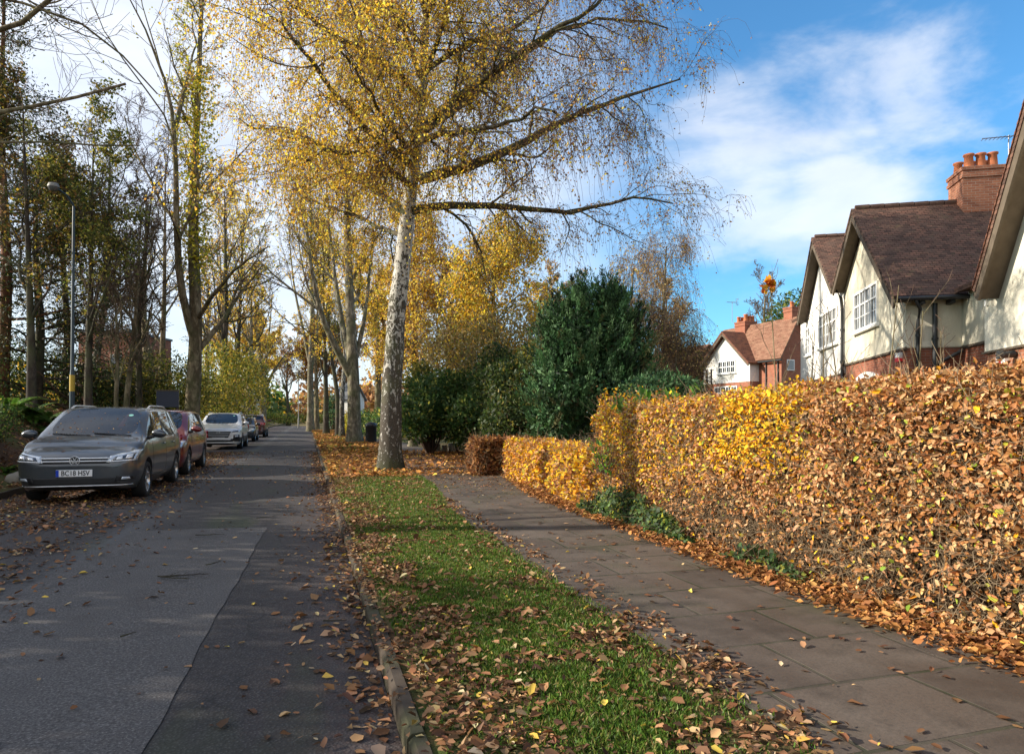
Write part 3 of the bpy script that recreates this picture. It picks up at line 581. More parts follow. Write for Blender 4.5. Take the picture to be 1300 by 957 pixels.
conifer('dark conifer behind the blue lamp post', 80, 28, 11.0, .18, 4.2, group=G_C, k=46, t0=.1)
conifer('shorter dense conifer between the lamp post and the left edge', 45, 25, 9.5, .2, 5.0, group=G_C, k=40, t0=.05)
simple('tall leafless tree behind the camera on the verge', 0, 0, 10, 14, .3, lean=.02, leafn=0, k=18, kids=5, lv2=5, spreadk=.5, group=G_L, barkm='bark', minr=.006, trunk=[W(1.0,-5,.1), W(1.0,-5,3), W(1.2,-5.2,7), W(.8,-5,13)])  # out of view, added only to be reflected in the car windscreens
# ---------- shrubs
def blob_leaves(pl_, c, r, n, size, palette, shell=.35, wid=.55, up=0., hangd=None, lump=.22, seed=0., floor=None, m=1, outward=.5):
    u = rand_dirs(n); k = 1+lump*n2(u[:,0]*2.2+u[:,2]*1.7, u[:,1]*2.2-u[:,2]*1.3, 1.3, 4, seed)
    rad = k*(1-shell*rng.random(n)**1.5)
    pos = np.array(c)+u*np.array(r)*rad[:,None]
    if floor is not None: kk = pos[:,2] > floor; pos, u = pos[kk], u[kk]
    N = len(pos); d = unit(u*outward+rand_dirs(N)*.8+np.array([0,0,up])); nr = unit(u+rand_dirs(N)*.7)
    V, Fc = leafquads(pos, d, nr, size*rng.uniform(.6,1.3,N), wid); pl_.add(V, Fc, pick(palette, N), m)
def shrub(label, blobs, n, size, palette, name='shrub', cat='shrub', group=None, shell=.45, wid=.55, up=.1, leafm='leaf', lump=.3, stems=8, twig='twigbrown', outward=.5, core=None):
    c0 = np.array(blobs[0][0], float); base = np.array([c0[0], c0[1], tz(c0[0], c0[1])]); root = empty(name, base, 0, label, cat, group)
    q = Plant(); tot = sum(np.prod(b[1])**.66 for b in blobs)
    for i, b in enumerate(blobs): blob_leaves(q, b[0], b[1], int(n*np.prod(b[1])**.66/tot), size, b[2] if len(b) > 2 else palette, shell, wid, up, lump=lump, seed=rng.uniform(0,50), floor=base[2]-.05, outward=outward)
    s_ = Plant(); st = base+rng.normal(0,1,(stems*len(blobs),3))*np.array([.05,.05,0]); st[:,2] = base[2]-.05
    cen = np.repeat(np.array([b[0] for b in blobs], float), stems, 0); rr_ = np.repeat(np.array([b[1] for b in blobs], float), stems, 0)
    tgt = cen+rand_dirs(len(cen))*rr_*.85; tgt[:,2] = np.maximum(tgt[:,2], base[2]+.5)
    pts = np.stack([st+(tgt-st)*a+rng.normal(0,.06,st.shape)*(0<a<1)+np.array([0,0,.25])*math.sin(a*3.14) for a in np.linspace(0,1,6)], 1)
    s_.add(*tubes(pts, np.linspace(.045,.008,6)[None,:].repeat(len(pts),0), 4))
    s1, d1, l1, r1 = sprout(pts, np.full(pts.shape[:2], .015), 5, .3, 1., (20,60), (.2,.45)); p2, r2 = grow(s1, d1, l1, r1*.5, 5, .2, .03); s_.add(*tubes(p2, r2, 3))
    s_.build('stem', M[twig], root, base); q.build('foliage', [M[twig], M[leafm]], root, base)
    return root
def B(px, py, d, rx, ry, rz, *a): return (P(px, py, d), (rx, ry, rz), *a)
# yew behind the hedge: stacked upright clumps
root = None
yb = [B(752,445,16.5,1.15,1.1,1.35), B(718,450,16.3,.70,.9,1.15), B(787,450,16.6,.70,.9,1.15), B(752,500,16.2,1.2,1.1,1.2), B(712,500,15.8,.72,.8,1.0), B(795,505,16.6,.8,.9,.9), B(722,418,16.6,.62,.7,.85), B(782,418,16.6,.62,.7,.85), B(752,402,16.5,.8,.8,.65),
      B(770,388,16.5,.25,.3,.5), B(735,385,16.5,.22,.3,.45), B(700,540,15.6,.5,.6,.6), B(778,376,16.7,.12,.12,.4), B(737,376,16.4,.1,.1,.35), B(808,470,16.8,.4,.5,.7)]
def clumpy(label, blobs, ncl, per, csize, size, palette, name, cat='tree', leafm='needle', wid=.26, upv=.9, stem_r=.16):
    base = np.array([blobs[0][0][0], blobs[0][0][1], 0.]); base[2] = tz(base[0], base[1]); root = empty(name, base, 0, label, cat)
    q = Plant(); w8 = np.array([b[1][0]*b[1][2] for b in blobs]); w8 /= w8.sum()
    for b, ww in zip(blobs, w8):
        n = int(ncl*ww)+6; u = rand_dirs(n); r_ = .76+.38*rng.random(n)**1.1; c = np.array(b[0])+u*np.array(b[1])*r_[:,None]
        out = unit(u*.65+np.array([0,0,upv])+rng.normal(0,.2,(n,3)))      # each clump is a plume that points up and out
        k = np.repeat(np.arange(n), per); a = rng.random(len(k)); L = csize*rng.uniform(.6,1.3,n)[k]
        pos = c[k]+out[k]*(a*L)[:,None]+rand_dirs(len(k))*(L*.26*(1-a*.7))[:,None]
        d = unit(out[k]+rand_dirs(len(k))*.55); pc = pick(palette, n, .3)[k]*(1+.18*rng.standard_normal((len(k),1)))
        V, Fc = leafquads(pos, d, rand_dirs(len(k)), size*rng.uniform(.6,1.3,len(k)), wid); q.add(V, Fc, np.clip(pc,.004,.5), 1)
        n2_ = per*n//4; blob_leaves(q, b[0], (np.array(b[1])*.78).tolist(), n2_, size*1.6, palette, .25, .5)
    m = MB(); m.tube([base-np.array([0,0,.1]), base+np.array([.05,0,1.2]), base+np.array([-.05,.05,2.6])], [stem_r,stem_r*.7,stem_r*.4]); t_ = m.build('trunk', M['barkred'], root); t_.location = -Vector(base)
    q.build('crown', [M['twigbrown'], M[leafm]], root, base)
clumpy('big dense dark green yew with upright plumes behind the stepped hedge', yb, 1500, 46, .34, .085, YEW, 'yew_tree')
# laurels and shrubs right of the drive
shrub('dark green laurel with glossy leaves right of the birch trunk', [B(545,515,25,1.1,1.2,1.1), B(528,530,24,.8,1,.8), B(572,528,25,.9,1.1,.8), B(562,498,26,.8,1,.8), B(535,485,27,.6,.8,.8,OLIVE)], 13000, .15, LAUR, 'laurel_shrub')
shrub('green shrub with variegated leaves behind the low stone edge', [B(600,535,24,1.1,1,.9), B(625,510,25,1.,1,1.3), B(590,505,26,1,1,1.)], 13000, .15, LAUR, 'laurel_shrub')
shrub('tall very dark holly between the laurel and the yew', [B(655,505,20,.9,1,1.2), B(650,540,19,.9,.9,.8), B(672,480,20.5,.6,.8,1.,OLIVE), B(632,485,21,.7,.9,1.1)], 13000, .12, DKGR, 'holly_shrub')
shrub('dark evergreen shrub at the right foot of the yew', [B(838,500,14,.6,.8,.45), B(815,505,13.5,.5,.6,.4), B(858,497,15,.5,.8,.35)], 8000, .10, YEW, 'evergreen_shrub', leafm='needle', wid=.35)
shrub('tan and olive thinning shrub below the golden tree', [B(640,440,27,1.8,1.5,1.6), B(590,450,28,1.6,1.4,1.5), B(620,470,26,1.4,1.2,1.3), B(560,440,30,1.1,1.2,1.9)], 12000, .11, pal(((.22,.17,.08),3), ((.30,.24,.10),3), ((.16,.18,.05),2), ((.42,.30,.10),1)), 'bushy_shrub', stems=14)
tree_kw = dict(group=None)
def weeper(label, x, yb, d, h, r, w_, n, pal_, pal2, dens=1., keep=None, size=.10, name='birch_tree', mix=.25, minr=.006, k=22, barkm='barkpale', hangt=-.4):
    b = P(x, yb, d); b[2] = tz(b[0], b[1]); tk = [b, b+np.array([.2,0,h*.3]), b+np.array([0,.1,h*.6]), b+np.array([.15,0,h])]
    return make_tree(label, tk, r, .03, [], dict(k=k, t0=.22, lr=(w_/h*.8,w_/h*1.25), ang=(30,60), up=.25, rr=.4, trop=.0, shrink=.5, rad=r*.45),
       [dict(k=7, t0=.2, lr=(.3,.55), ang=(30,60), wander=.18, trop=-.05, m=6, sides=4, wood=True, rr=.5, minr=minr), dict(k=6, len=(.5,1.4), ang=(25,70), wander=.12, trop=hangt, m=6, rr=.6, minr=minr*.6, taper=.7), dict(k=3, len=(.3,1.0), ang=(20,60), wander=.12, trop=hangt, m=5, rr=.7, minr=minr*.5, taper=.8)],
       dict(n=n, size=size, spread=.06, pal=pal_, pal2=pal2, mix=lambda p: np.full(len(p), mix), wid=.7, dens=lambda p: np.full(len(p), dens)), name, 'tree', None, barkm, 'twigbrown')
weeper('golden leaved tree filling the gap between the big birch and the yew', 625, 540, 30, 9.0, .2, 3.6, 8, GOLD, OLIVE, size=.12, k=26, name='golden_tree')
weeper('slender golden tree right behind the big birch trunk', 524, 560, 32, 11, .2, 2.6, 6, GOLD, RUST, size=.11, name='golden_tree')
weeper('thinning orange brown birch with drooping twigs left of the far house', 842, 510, 33, 9.2, .15, 2.6, 3, RUSTP, RUSTP, size=.085, k=20, minr=.007, dens=.62)
weeper('bare weeping birch with tan twigs close to the gable of the far house', 858, 515, 30, 5.2, .10, 1.6, 3, RUSTP, OLIVE, size=.08, k=18, minr=.007, dens=.6)
weeper('rust coloured thin tree above the yew', 800, 520, 36, 8.8, .14, 3.0, 3, RUSTP, GOLD, size=.10, k=18, minr=.008, dens=.7)
# holly hedge and shrubs behind the parked cars
shrub('olive and yellow leaved bush behind the grey and red cars', [B(205,490,29,2.1,1.2,1.4), B(180,505,28,1.5,1,1.), B(235,500,30,1.4,1,1.2)], 11000, .12, OLIVE, 'holly_shrub')
shrub('olive bush left of the slanting bare trees', [B(152,500,27,1.,1,.9), B(168,490,28,1,1,1.)], 4500, .12, OLIVE, 'holly_shrub')
shrub('yellow green bush to the right of the ivy covered trunk', [B(285,480,36,1.7,1.3,2.0), B(268,505,34,1.2,1,1.2), B(310,490,40,1.6,1.3,1.8)], 12000, .15, pal(((.22,.24,.04),3), ((.42,.34,.06),3), ((.12,.15,.04),2), ((.5,.34,.05),1)), 'yellow_shrub')
simple('loose olive and yellow leaved tree among the dark conifers', 112, 518, 22, 9.5, .14, leafn=5, size=.11, pal_=OLIVE, barkm='barkdark', spreadk=.42, name='tree', group=G_C)
simple('brown and yellow leaved tree leaning over the left bank', 40, 518, 21, 9.0, .14, leafn=5, size=.11, pal_=pal(((.12,.10,.03),3),((.20,.11,.04),2),((.45,.33,.05),1),((.05,.07,.02),3)), barkm='barkdark', spreadk=.42, name='tree', group=G_C)
shrub('dark evergreen thicket behind the lamp post', [B(112,500,26,1.3,1,1.1), B(72,490,27,1.6,1,1.4), B(30,485,26,1.6,1,1.5), B(-12,490,24,1.4,1,1.5), B(135,508,27,1,1,.9)], 13000, .11, DKGR, 'evergreen_shrub')
shrub('low dark bush at the left edge on the near bank', [B(-10,535,14.5,.5,.5,.42), B(-35,520,15,.6,.5,.6)], 5000, .06, LAUR, 'evergreen_shrub')
# unseen evergreens added outside the frame on the sunny side to shade the road
for i, (t_, s_, h, lb) in enumerate([(-10.6,4.0,5.0,'tall dark evergreen bush beyond the left edge nearest the camera'),(-10.4,7.2,5.2,'tall dark evergreen bush beyond the left edge, second from the camera'),(-10.8,10.4,5.0,'tall dark evergreen bush beyond the left edge, third from the camera'),(-11.2,13.2,4.6,'tall dark evergreen bush just left of the near bank')]):
    c = W(t_, s_, 1.0); shrub(lb, [(c+np.array([0,0,h*.33]),(1.7,1.9,h*.36)), (c+np.array([.3,.8,h*.42]),(1.3,1.4,h*.36)), (c+np.array([-.3,-.9,h*.42]),(1.4,1.4,h*.34)), (c+np.array([0,0,0]),(1.6,2.,1.4)), (c+np.array([-.8,1.5,h*.33]),(1.2,1.2,h*.38))], 14000, .17, DKGR, 'evergreen_shrub')
# ferns on the bank
def fern(pos, sc, label, mesh=None):
    root = empty('fern', pos, rng.uniform(0,6), label, 'fern', 'ferns along the top of the bank')
    q = Plant(); nf = 26; a = rng.uniform(0, 2*np.pi, nf); d = unit(np.stack([np.cos(a), np.sin(a), rng.uniform(.7,1.8,nf)], 1))
    Pt, Rd = grow(np.zeros((nf,3)), d, rng.uniform(.6,1.1,nf)*sc, np.full(nf,.006), 10, .04, -.16, .3); q.add(*tubes(Pt, Rd, 3), m=0)
    k = np.arange(nf).repeat(44); t_ = np.tile(np.linspace(.12,.98,22).repeat(2), nf); sgn = np.tile([1.,-1.], nf*22); f = t_*9; i = np.minimum(f.astype(int),8); aa = (f-i)[:,None]
    pos_ = Pt[k,i]*(1-aa)+Pt[k,i+1]*aa; tn = unit(Pt[k,i+1]-Pt[k,i]); sd = unit(np.cross(tn, np.array([0,0,1.])))*sgn[:,None]
    V, Fc = leafquads(pos_, unit(sd+tn*.4), np.cross(sd, tn), .17*sc*np.sin(np.pi*np.clip(t_,.05,.97))**.7+.01, .28); q.add(V, Fc, pick(pal(((.06,.14,.02),3),((.10,.20,.03),3),((.16,.22,.05),1)), len(V)//4), 1)
    q.build('frond', [M['twigbrown'], M['leaf']], root)
    return root
fl = ['bright green fern furthest left on the bank','second fern from the left on the bank','third fern from the left on the bank','middle fern of the row on the bank','fern left of the lamp post base','fern right beside the lamp post','small fern lower down the bank','fern behind the grey car roof']
for i, (x, y, d, s_) in enumerate([(12,512,18.5,1.2),(35,515,19,1.1),(55,513,19.5,1.2),(70,517,19,1.),(84,518,20,1.),(104,520,21,1.),(6,560,14.3,.5),(122,519,22,1.)]):
    p = P(x, y, d); p[2] = tz(p[0], p[1]); fern(p, s_, fl[i])
# ivy on the tall trunk
root = empty('ivy', P(249,470,26), 0, 'yellow green ivy clothing the upper trunk behind the red car', 'ivy'); q = Plant()
for x, y, d in ivy_c: blob_leaves(q, P(x,y,d), (.75,.75,1.25), 520, .13, YGRN, .9, .7, lump=.5, seed=x)
for x, y, d in ((285,290,25),(300,250,25),(330,300,25),(310,200,25),(345,340,24),(300,160,24.5),(330,230,24.5)): blob_leaves(q, P(x,y,d), (.8,.8,1.), 0, .1, YGRN)
q.build('foliage', [M['twigbrown'], M['leaf']], root, P(249,470,26))

# ---------- beech hedges
def hedge(label, path, h0, h1, thick, n, size, colf, ntw, name='beech_hedge', dens=None, rnd=.12, ends=True):
    """path: front foot line in street frame [(t,s)...]; leaves on front, top, back and ends"""
    pth = np.array(path, float); L = np.r_[0, np.cumsum(np.hypot(*np.diff(pth, axis=0).T))]; tot = L[-1]
    tan = unit(np.gradient(pth, axis=0)); 
    def at(u, dep, z):
        t_ = np.interp(u, L, pth[:,0]); s_ = np.interp(u, L, pth[:,1]); a = unit(np.stack([np.interp(u, L, tan[:,0]), np.interp(u, L, tan[:,1])],1))
        tt, ss_ = t_+a[:,1]*dep, s_-a[:,0]*dep; return to_world(tt, ss_, ground_z(tt, ss_)+z), tt, ss_
    hh = lambda u: np.interp(u, [0,tot], [h0,h1])+.035*n2(u, u*0, 2.5, 3)
    A = np.array([tot*np.mean([h0,h1])*1.0, tot*thick, tot*.5*np.mean([h0,h1]), thick*np.mean([h0,h1]), thick*np.mean([h0,h1])]); A /= A.sum(); q = Plant()
    base, _, _ = at(np.array([tot/2]), np.array([thick/2]), np.zeros(1)); root = empty(name, base[0], 0, label, 'hedge', None)
    face = rng.choice(5, n, p=A); u = rng.random(n)*tot; v = rng.random(n); z = v*hh(u); dep = rng.random(n)*thick
    bulge = .07*n2(u*1.0, v*2.5, 1.6, 4, 3.)+.05*n2(u, v*1.7, 5., 2, 9.)
    lay = rng.random(n)**1.7*.20
    nl = np.zeros((n,3)); ln_dep = dep.copy(); lz = z.copy(); lu = u.copy()
    k = face == 0; ln_dep[k] = lay[k]+bulge[k]-.03; nl[k] = (-1,0,.1)
    k = face == 1; lz[k] = hh(u[k])-lay[k]+bulge[k]; nl[k] = (0,0,1)
    k = face == 2; ln_dep[k] = thick-lay[k]; nl[k] = (1,0,.1)
    k = face == 3; lu[k] = lay[k]-bulge[k]; nl[k] = (0,-1,.1)
    k = face == 4; lu[k] = tot-lay[k]+bulge[k]; nl[k] = (0,1,.1)
    # round the top edges
    e = np.clip((lz-(hh(lu)-rnd))/rnd, 0, 1)*rnd*.6; ln_dep = np.where(face == 0, ln_dep+e, ln_dep)
    pos, tt, ss_ = at(np.clip(lu, -.05, tot+.05), ln_dep, lz)
    kk = np.ones(n, bool) if dens is None else rng.random(n) < dens(ss_, lz, tt); pos, tt, ss_, lz, nl = pos[kk], tt[kk], ss_[kk], lz[kk], nl[kk]; N = len(pos)
    nw = unit(np.stack([.9578*nl[:,0]-.2873*nl[:,1], .2873*nl[:,0]+.9578*nl[:,1], nl[:,2]], 1))
    nr = unit(nw+rand_dirs(N)*.6); d = unit(rand_dirs(N)*.8+np.array([0,.2,-.25])+nw*.35)
    V, Fc = leaffold(pos, d, nr, size*rng.uniform(.55,1.3,N), .62, .3, .35); q.add(V, Fc, colf(ss_, lz, N), 0)
    q.build('foliage', [M['hedgeleaf']], root, base[0])
    # twigs
    u = rng.random(ntw)*tot; z = rng.random(ntw)*hh(u)*.97; dp = rng.uniform(-.0,.3,ntw)*min(1,thick); st, _, _ = at(u, dp, z)
    d = unit(rand_dirs(ntw)+np.array([-.5,-.1,.35])); Pt, Rd = grow(st, d, rng.uniform(.12,.42,ntw), np.full(ntw,.0028), 5, .25, .05, .5); w_ = Plant(); w_.add(*tubes(Pt, Rd, 3)); 
    w_.build('branch', [M['twigtan']], root, base[0])
    # inner wood of the hedge
    us = np.linspace(.22, tot-.22, max(3,int(tot/.4))); ins = .24; ring = []
    for uu in us:
        hz = float(hh(uu))-.22
        for dp_, z_ in ((ins,.0),(ins,hz),(thick-ins,hz),(thick-ins,0.)): ring.append(at(np.array([uu]), np.array([dp_]), np.array([z_]))[0][0])
    m = MB(); nn = len(us); m.add(ring, [(i*4+j, i*4+(j+1)%4, i*4+4+(j+1)%4, i*4+4+j) for i in range(nn-1) for j in range(4)]+[(0,1,2,3),(nn*4-1,nn*4-2,nn*4-3,nn*4-4)])
    o = m.build('inner_branch', M['hedgecore'], root); o.location = -Vector(base[0])
    return root
t = NT('hedge_inner'); o = t.obj(); n = t.noise(t.mapping(o, (1,1,.6)), 34, 5, .8, 1.5); c = t.ramp(n, [(.3,(.02,.013,.008)),(.55,(.09,.06,.035)),(.75,(.19,.13,.08))]); M['hedgecore'] = t.done(t.princ(c, .95, .1, 0, t.bump(n, 1., .05)))
def blendc(n, f, pa, pb):
    a = pick(pa, n, .2); b_ = pick(pb, n, .2); k = rng.random(n) < f; a[k] = b_[k]; return a
def col_tall(s_, z, n):                 # golden and still turning leaves in real patches, dry elsewhere
    g = .03+.9*np.exp(-((s_-5.45)/.62)**4)*sstep(.75,1.15,z+.2*n2(s_,z,3.))+.35*sstep(6.0,6.6,s_)*sstep(.3,.9,z)+.25*np.exp(-((s_-8.5)/.6)**2)+.12*sstep(3.0,2.2,s_)*sstep(.9,1.3,z)
    c = blendc(n, np.clip(g,0,.92), BEECH, BGOLD); k = rng.random(n) < .035; c[k] = pick(pal(((.45,.48,.06),2),((.28,.38,.05),1)), n)[k]
    return c
def dens_tall(s_, z, t_):
    return np.clip(.30+.85*sstep(.35,.95,z+.22*n2(s_,z,2.2,4))+.3*sstep(6.4,7.4,s_)+.25*sstep(3.6,2.6,s_), 0, 1)
hedge('tall clipped beech hedge with dry copper and golden leaves along the pavement', [(3.45,-1.5),(3.45,2),(3.47,5),(3.5,9.0)], 1.80, 1.48, 1.3, 140000, .042, col_tall, 12000, dens=dens_tall)
hedge('waist high beech hedge section next to the tall hedge, bright yellow and orange', [(3.48,9.1),(3.52,9.9),(3.60,11.2)], .84, .84, 1.0, 12000, .075, lambda s_,z,n: blendc(n, .62+.2*n2(s_,z,3.), BEECH, BGOLD), 1500)
hedge('low orange hedge section standing alone between the yellow and the dark red ones', [(3.62,11.8),(3.86,14.8)], .84, .84, 1.0, 15000, .075, lambda s_,z,n: blendc(n, np.where(s_<20,.45,.5), BEECH, BGOLD), 900)
hedge('dark reddish brown hedge end at the corner of the drive', [(3.35,15.35),(3.4,16.4)], .82, .84, 1.7, 7000, .095, lambda s_,z,n: pick(pal(((.26,.11,.04),3),((.17,.07,.03),3),((.40,.20,.06),1.2)), n), 900)
# ivy and ground cover at the hedge foot
def footivy(label, s0, s1, n, h, group=None):
    u = rng.random(n); s_ = s0+(s1-s0)*u; hz = h*np.sin(np.pi*np.clip(u,.03,.97))**.6*(.75+.35*n2(s_,s_*0,3.)); z = rng.random(n)**1.1*hz; t_ = 3.42-.10*(1-z/h)*rng.random(n)+.02*rng.standard_normal(n)
    pos = to_world(t_, s_, ground_z(t_,s_)+z+.02); nr = unit(np.stack([-.9+rng.normal(0,.5,n), -.3+rng.normal(0,.5,n), .35+rng.normal(0,.4,n)],1)); d = unit(rand_dirs(n)+np.array([-.2,0,-.3]))
    b = W(3.4, (s0+s1)/2, .12); root = empty('ivy', b, 0, label, 'ivy', group); V, Fc = leaffold(pos, d, nr, .05*rng.uniform(.6,1.4,n), .85, .2, .2); q = Plant(); q.add(V, Fc, pick(pal(((.05,.09,.04),3),((.08,.14,.05),3),((.15,.24,.07),1.6),((.38,.38,.07),.9)), n), 0)
    q.build('foliage', [M['leaf']], root, b)
    w_ = Plant(); st = to_world(np.full(60,3.4), rng.uniform(s0,s1,60), np.full(60,.14)); Pt, Rd = grow(st, unit(rand_dirs(60)*.5+np.array([0,0,1])), rng.uniform(.2,h,60), np.full(60,.004), 5, .3, 0, .5); w_.add(*tubes(Pt,Rd,3)); w_.build('stem', [M['twigbrown']], root, b)
footivy('dark green ivy climbing the foot of the tall hedge', 6.3, 9.3, 3400, .50)
footivy('small pale green weed patch at the foot of the tall hedge', 4.6, 5.7, 500, .22)
def shoots(label, s0, s1, t0, t1, z, n, size, palette, name):
    b = W((t0+t1)/2, (s0+s1)/2, z); root = empty(name, b, 0, label, 'shrub'); q = Plant(); k = 26; t_ = rng.uniform(t0,t1,k); s_ = rng.uniform(s0,s1,k)
    st = to_world(t_, s_, np.full(k,z-.35)); Pt, Rd = grow(st, unit(rand_dirs(k)*.5+np.array([-.1,0,1.])), rng.uniform(.4,.62,k), np.full(k,.006), 6, .12, .03); q.add(*tubes(Pt,Rd,4), m=0)
    pi = rng.integers(0,k,n); f = rng.random(n)*4.99; i = f.astype(int); a = (f-i)[:,None]; pos = Pt[pi,i]*(1-a)+Pt[pi,i+1]*a; d = unit(rand_dirs(n)+np.array([0,0,.6])); V, Fc = leaffold(pos, d, unit(rand_dirs(n)+np.array([0,0,1.2])), size*rng.uniform(.6,1.3,n), .42, .2, .2); q.add(V, Fc, pick(palette,n), 1)
    q.build('foliage', [M['twigbrown'], M['leaf']], root, b)
shoots('bright green laurel shoots sticking out of the far end of the tall hedge', 7.0, 8.8, 3.6, 4.3, 1.62, 420, .12, pal(((.12,.30,.04),3),((.22,.38,.07),2),((.07,.18,.03),2),((.45,.10,.03),.25)), 'laurel_shoots')
shoots('green leafy plant growing through the joint of tall and low hedge', 8.3, 8.7, 3.36, 3.42, 1.05, 120, .075, pal(((.12,.30,.04),3),((.25,.40,.06),2)), 'green_plant')
# bare saplings in the garden, in front of the houses
for i, (x, d, h, ln) in enumerate([(985,9.5,1.95,-.02),(1032,8.5,1.4,.05),(1075,8.6,1.5,-.08),(1098,8.2,1.7,.12),(1142,7.6,1.3,.1),(1010,9.2,1.3,.1),(1182,7.4,1.05,.05)]):
    b = P(x, 540, d); b[2] = tz(b[0],b[1]); top = b+np.array([ln*h*2, 0, 1.2+h])
    r_ = make_tree(['tallest bare sapling carrying one tuft of orange leaves','bare shrub stem in front of the white gable','bare forked stem before the drainpipe','bare wand stem before the cream window','bare forked stem near the cream wall corner','thin bare stem left of the white gable corner','short bare stem before the black soil pipe'][i],
      [b, b+(top-b)*.5+np.array([.05,0,0]), top], .015, .005, [], dict(k=5, t0=.4, lr=(.25,.45), ang=(20,45), up=.3, rr=.7, plen=2.6, trop=.03, wander=.06), [dict(k=3, t0=.3, lr=(.3,.6), ang=(25,50), wander=.1, trop=.05, m=4, rr=.8, minr=.0035)], None, 'sapling', 'sapling', 'bare saplings behind the hedge', 'bark', 'twigbrown', flare=1.)
    if i == 0:
        q = Plant(); c = np.array(top); n = 26; pos = c+rng.normal(0,.045,(n,3)); V, Fc = leaffold(pos, rand_dirs(n), rand_dirs(n), np.full(n,.11), .8, .2, .2); q.add(V, Fc, pick(pal(((.65,.36,.03),3),((.55,.14,.02),2)), n), 0); o = q.build('leaf_tuft', [M['leaf']], r_, b)
# distant vegetation
def far_tree(label, x, d, h, w_, pal_, leafn=2, size=.35, **kw):
    leafn *= 2; return simple(label, x, 530, d, h, .25+.01*h, k=16, leafn=leafn, size=size, pal_=pal_, spreadk=w_, minr=.012+.0002*d, kids=5, lv2=5, name='tree', **kw)
far_tree('bare leafless tree rising behind the red roofed far house', 970, 78, 14.5, .45, RUST, 0, group='background trees'); far_tree('bare twiggy tree in the gap before the white gable', 1000, 85, 13, .35, RUST, 0, group='background trees')
shrub('green conifer top showing left of the white gable', [B(1008,397,70,2.2,2,2.2), B(1004,425,70,3,2,3)], 2500, .4, LAUR, 'evergreen_tree', 'tree')
far_tree('russet tree behind the thinning birch', 845, 60, 11, .5, RUSTP, 1, .18, group='background trees')
far_tree('golden crowned tree at the end of the road', 335, 110, 15, .5, GOLD, 5, .24, group='background trees'); far_tree('orange tree beyond the far lamp', 400, 125, 16, .5, RUST, 4, .38, group='background trees')
far_tree('russet tree beyond the road end right of the lamp', 440, 115, 15, .5, RUST, 3, .35, group='background trees'); far_tree('pale brown tree behind the white house', 500, 90, 15, .5, RUST, 3, .28, group='background trees')
far_tree('golden tree behind the parked cars', 300, 95, 14, .5, GOLD, 6, .22, group='background trees'); far_tree('bare tree far behind the silver car', 262, 80, 18, .4, RUST, 0, group='background trees')
far_tree('tall bare tree at the back between lamp post and ivy trunk', 190, 60, 19, .4, RUST, 0, group='background trees')
far_tree('rusty brown tree behind the laurel', 570, 60, 13, .5, RUST, 3, .2, group='background trees'); far_tree('tan tree behind the yew', 700, 62, 12, .5, RUSTP, 2, .18, group='background trees'); far_tree('yellow tree far back behind the shrubs', 480, 62, 13, .5, GOLD, 3, .2, group='background trees')
def hrow(label, pts, n, size, palette, r, name='garden_hedge'):
    shrub(label, [(np.array([p[0],p[1],tz(p[0],p[1])+r[2]*.6]), r) for p in pts], n, size, palette, name, 'hedge', 'garden hedges at the end of the road', stems=2)
hrow('yellow green clipped hedge across the end of the road', [W(t_, 124+abs(t_+3)*.2) for t_ in np.arange(-16,12,2.5)], 7000, .35, pal(((.30,.32,.06),3),((.42,.40,.10),2),((.12,.18,.05),2)), (2,1.2,1.3))
hrow('green hedge behind the far verge on the right', [W(4.5+.0*k, 45+k*5.5) for k in range(13)], 12000, .22, LAUR, (1.2,2.8,1.2))
hrow('olive hedge behind the far cars on the left', [W(-8.5, 42+k*6.) for k in range(13)], 12000, .22, OLIVE, (1.2,3.2,1.3))
shrub('dark clipped cypress by the far lamp', [(W(2.4,79,1.6),(1.1,1.1,1.9)), (W(2.4,79,2.9),(.8,.8,1.3))], 2500, .2, YEW, 'cypress_tree', 'tree', leafm='needle')
shrub('dark cypress at the left behind the pollarded tree', [(W(-10,92,2.6),(1.6,1.6,3.4))], 2500, .25, YEW, 'cypress_tree', 'tree', leafm='needle')
shrub('yellow green shrub beside the second trunk of the far verge', [(W(3.2,57,1.0),(1.1,1.1,.9))], 1500, .16, YGRN, 'yellow_shrub')
# woods far off that read as one mass
q = Plant()
for i in range(150):
    a = rng.uniform(-1.05, 1.05); d = rng.uniform(170, 330); c = np.array([math.sin(a)*d, math.cos(a)*d, 3]); blob_leaves(q, c, (rng.uniform(6,11), rng.uniform(6,11), rng.uniform(6,11)), 800, 1.5, [RUST,OLIVE,GOLD,RUST,LAUR][i%5], .5, .8, seed=i)
tag(q.build('woodland', [M['twigbrown'], M['leaf']]), 'distant autumn woodland seen as one mass beyond the houses', 'woodland', kind='stuff')
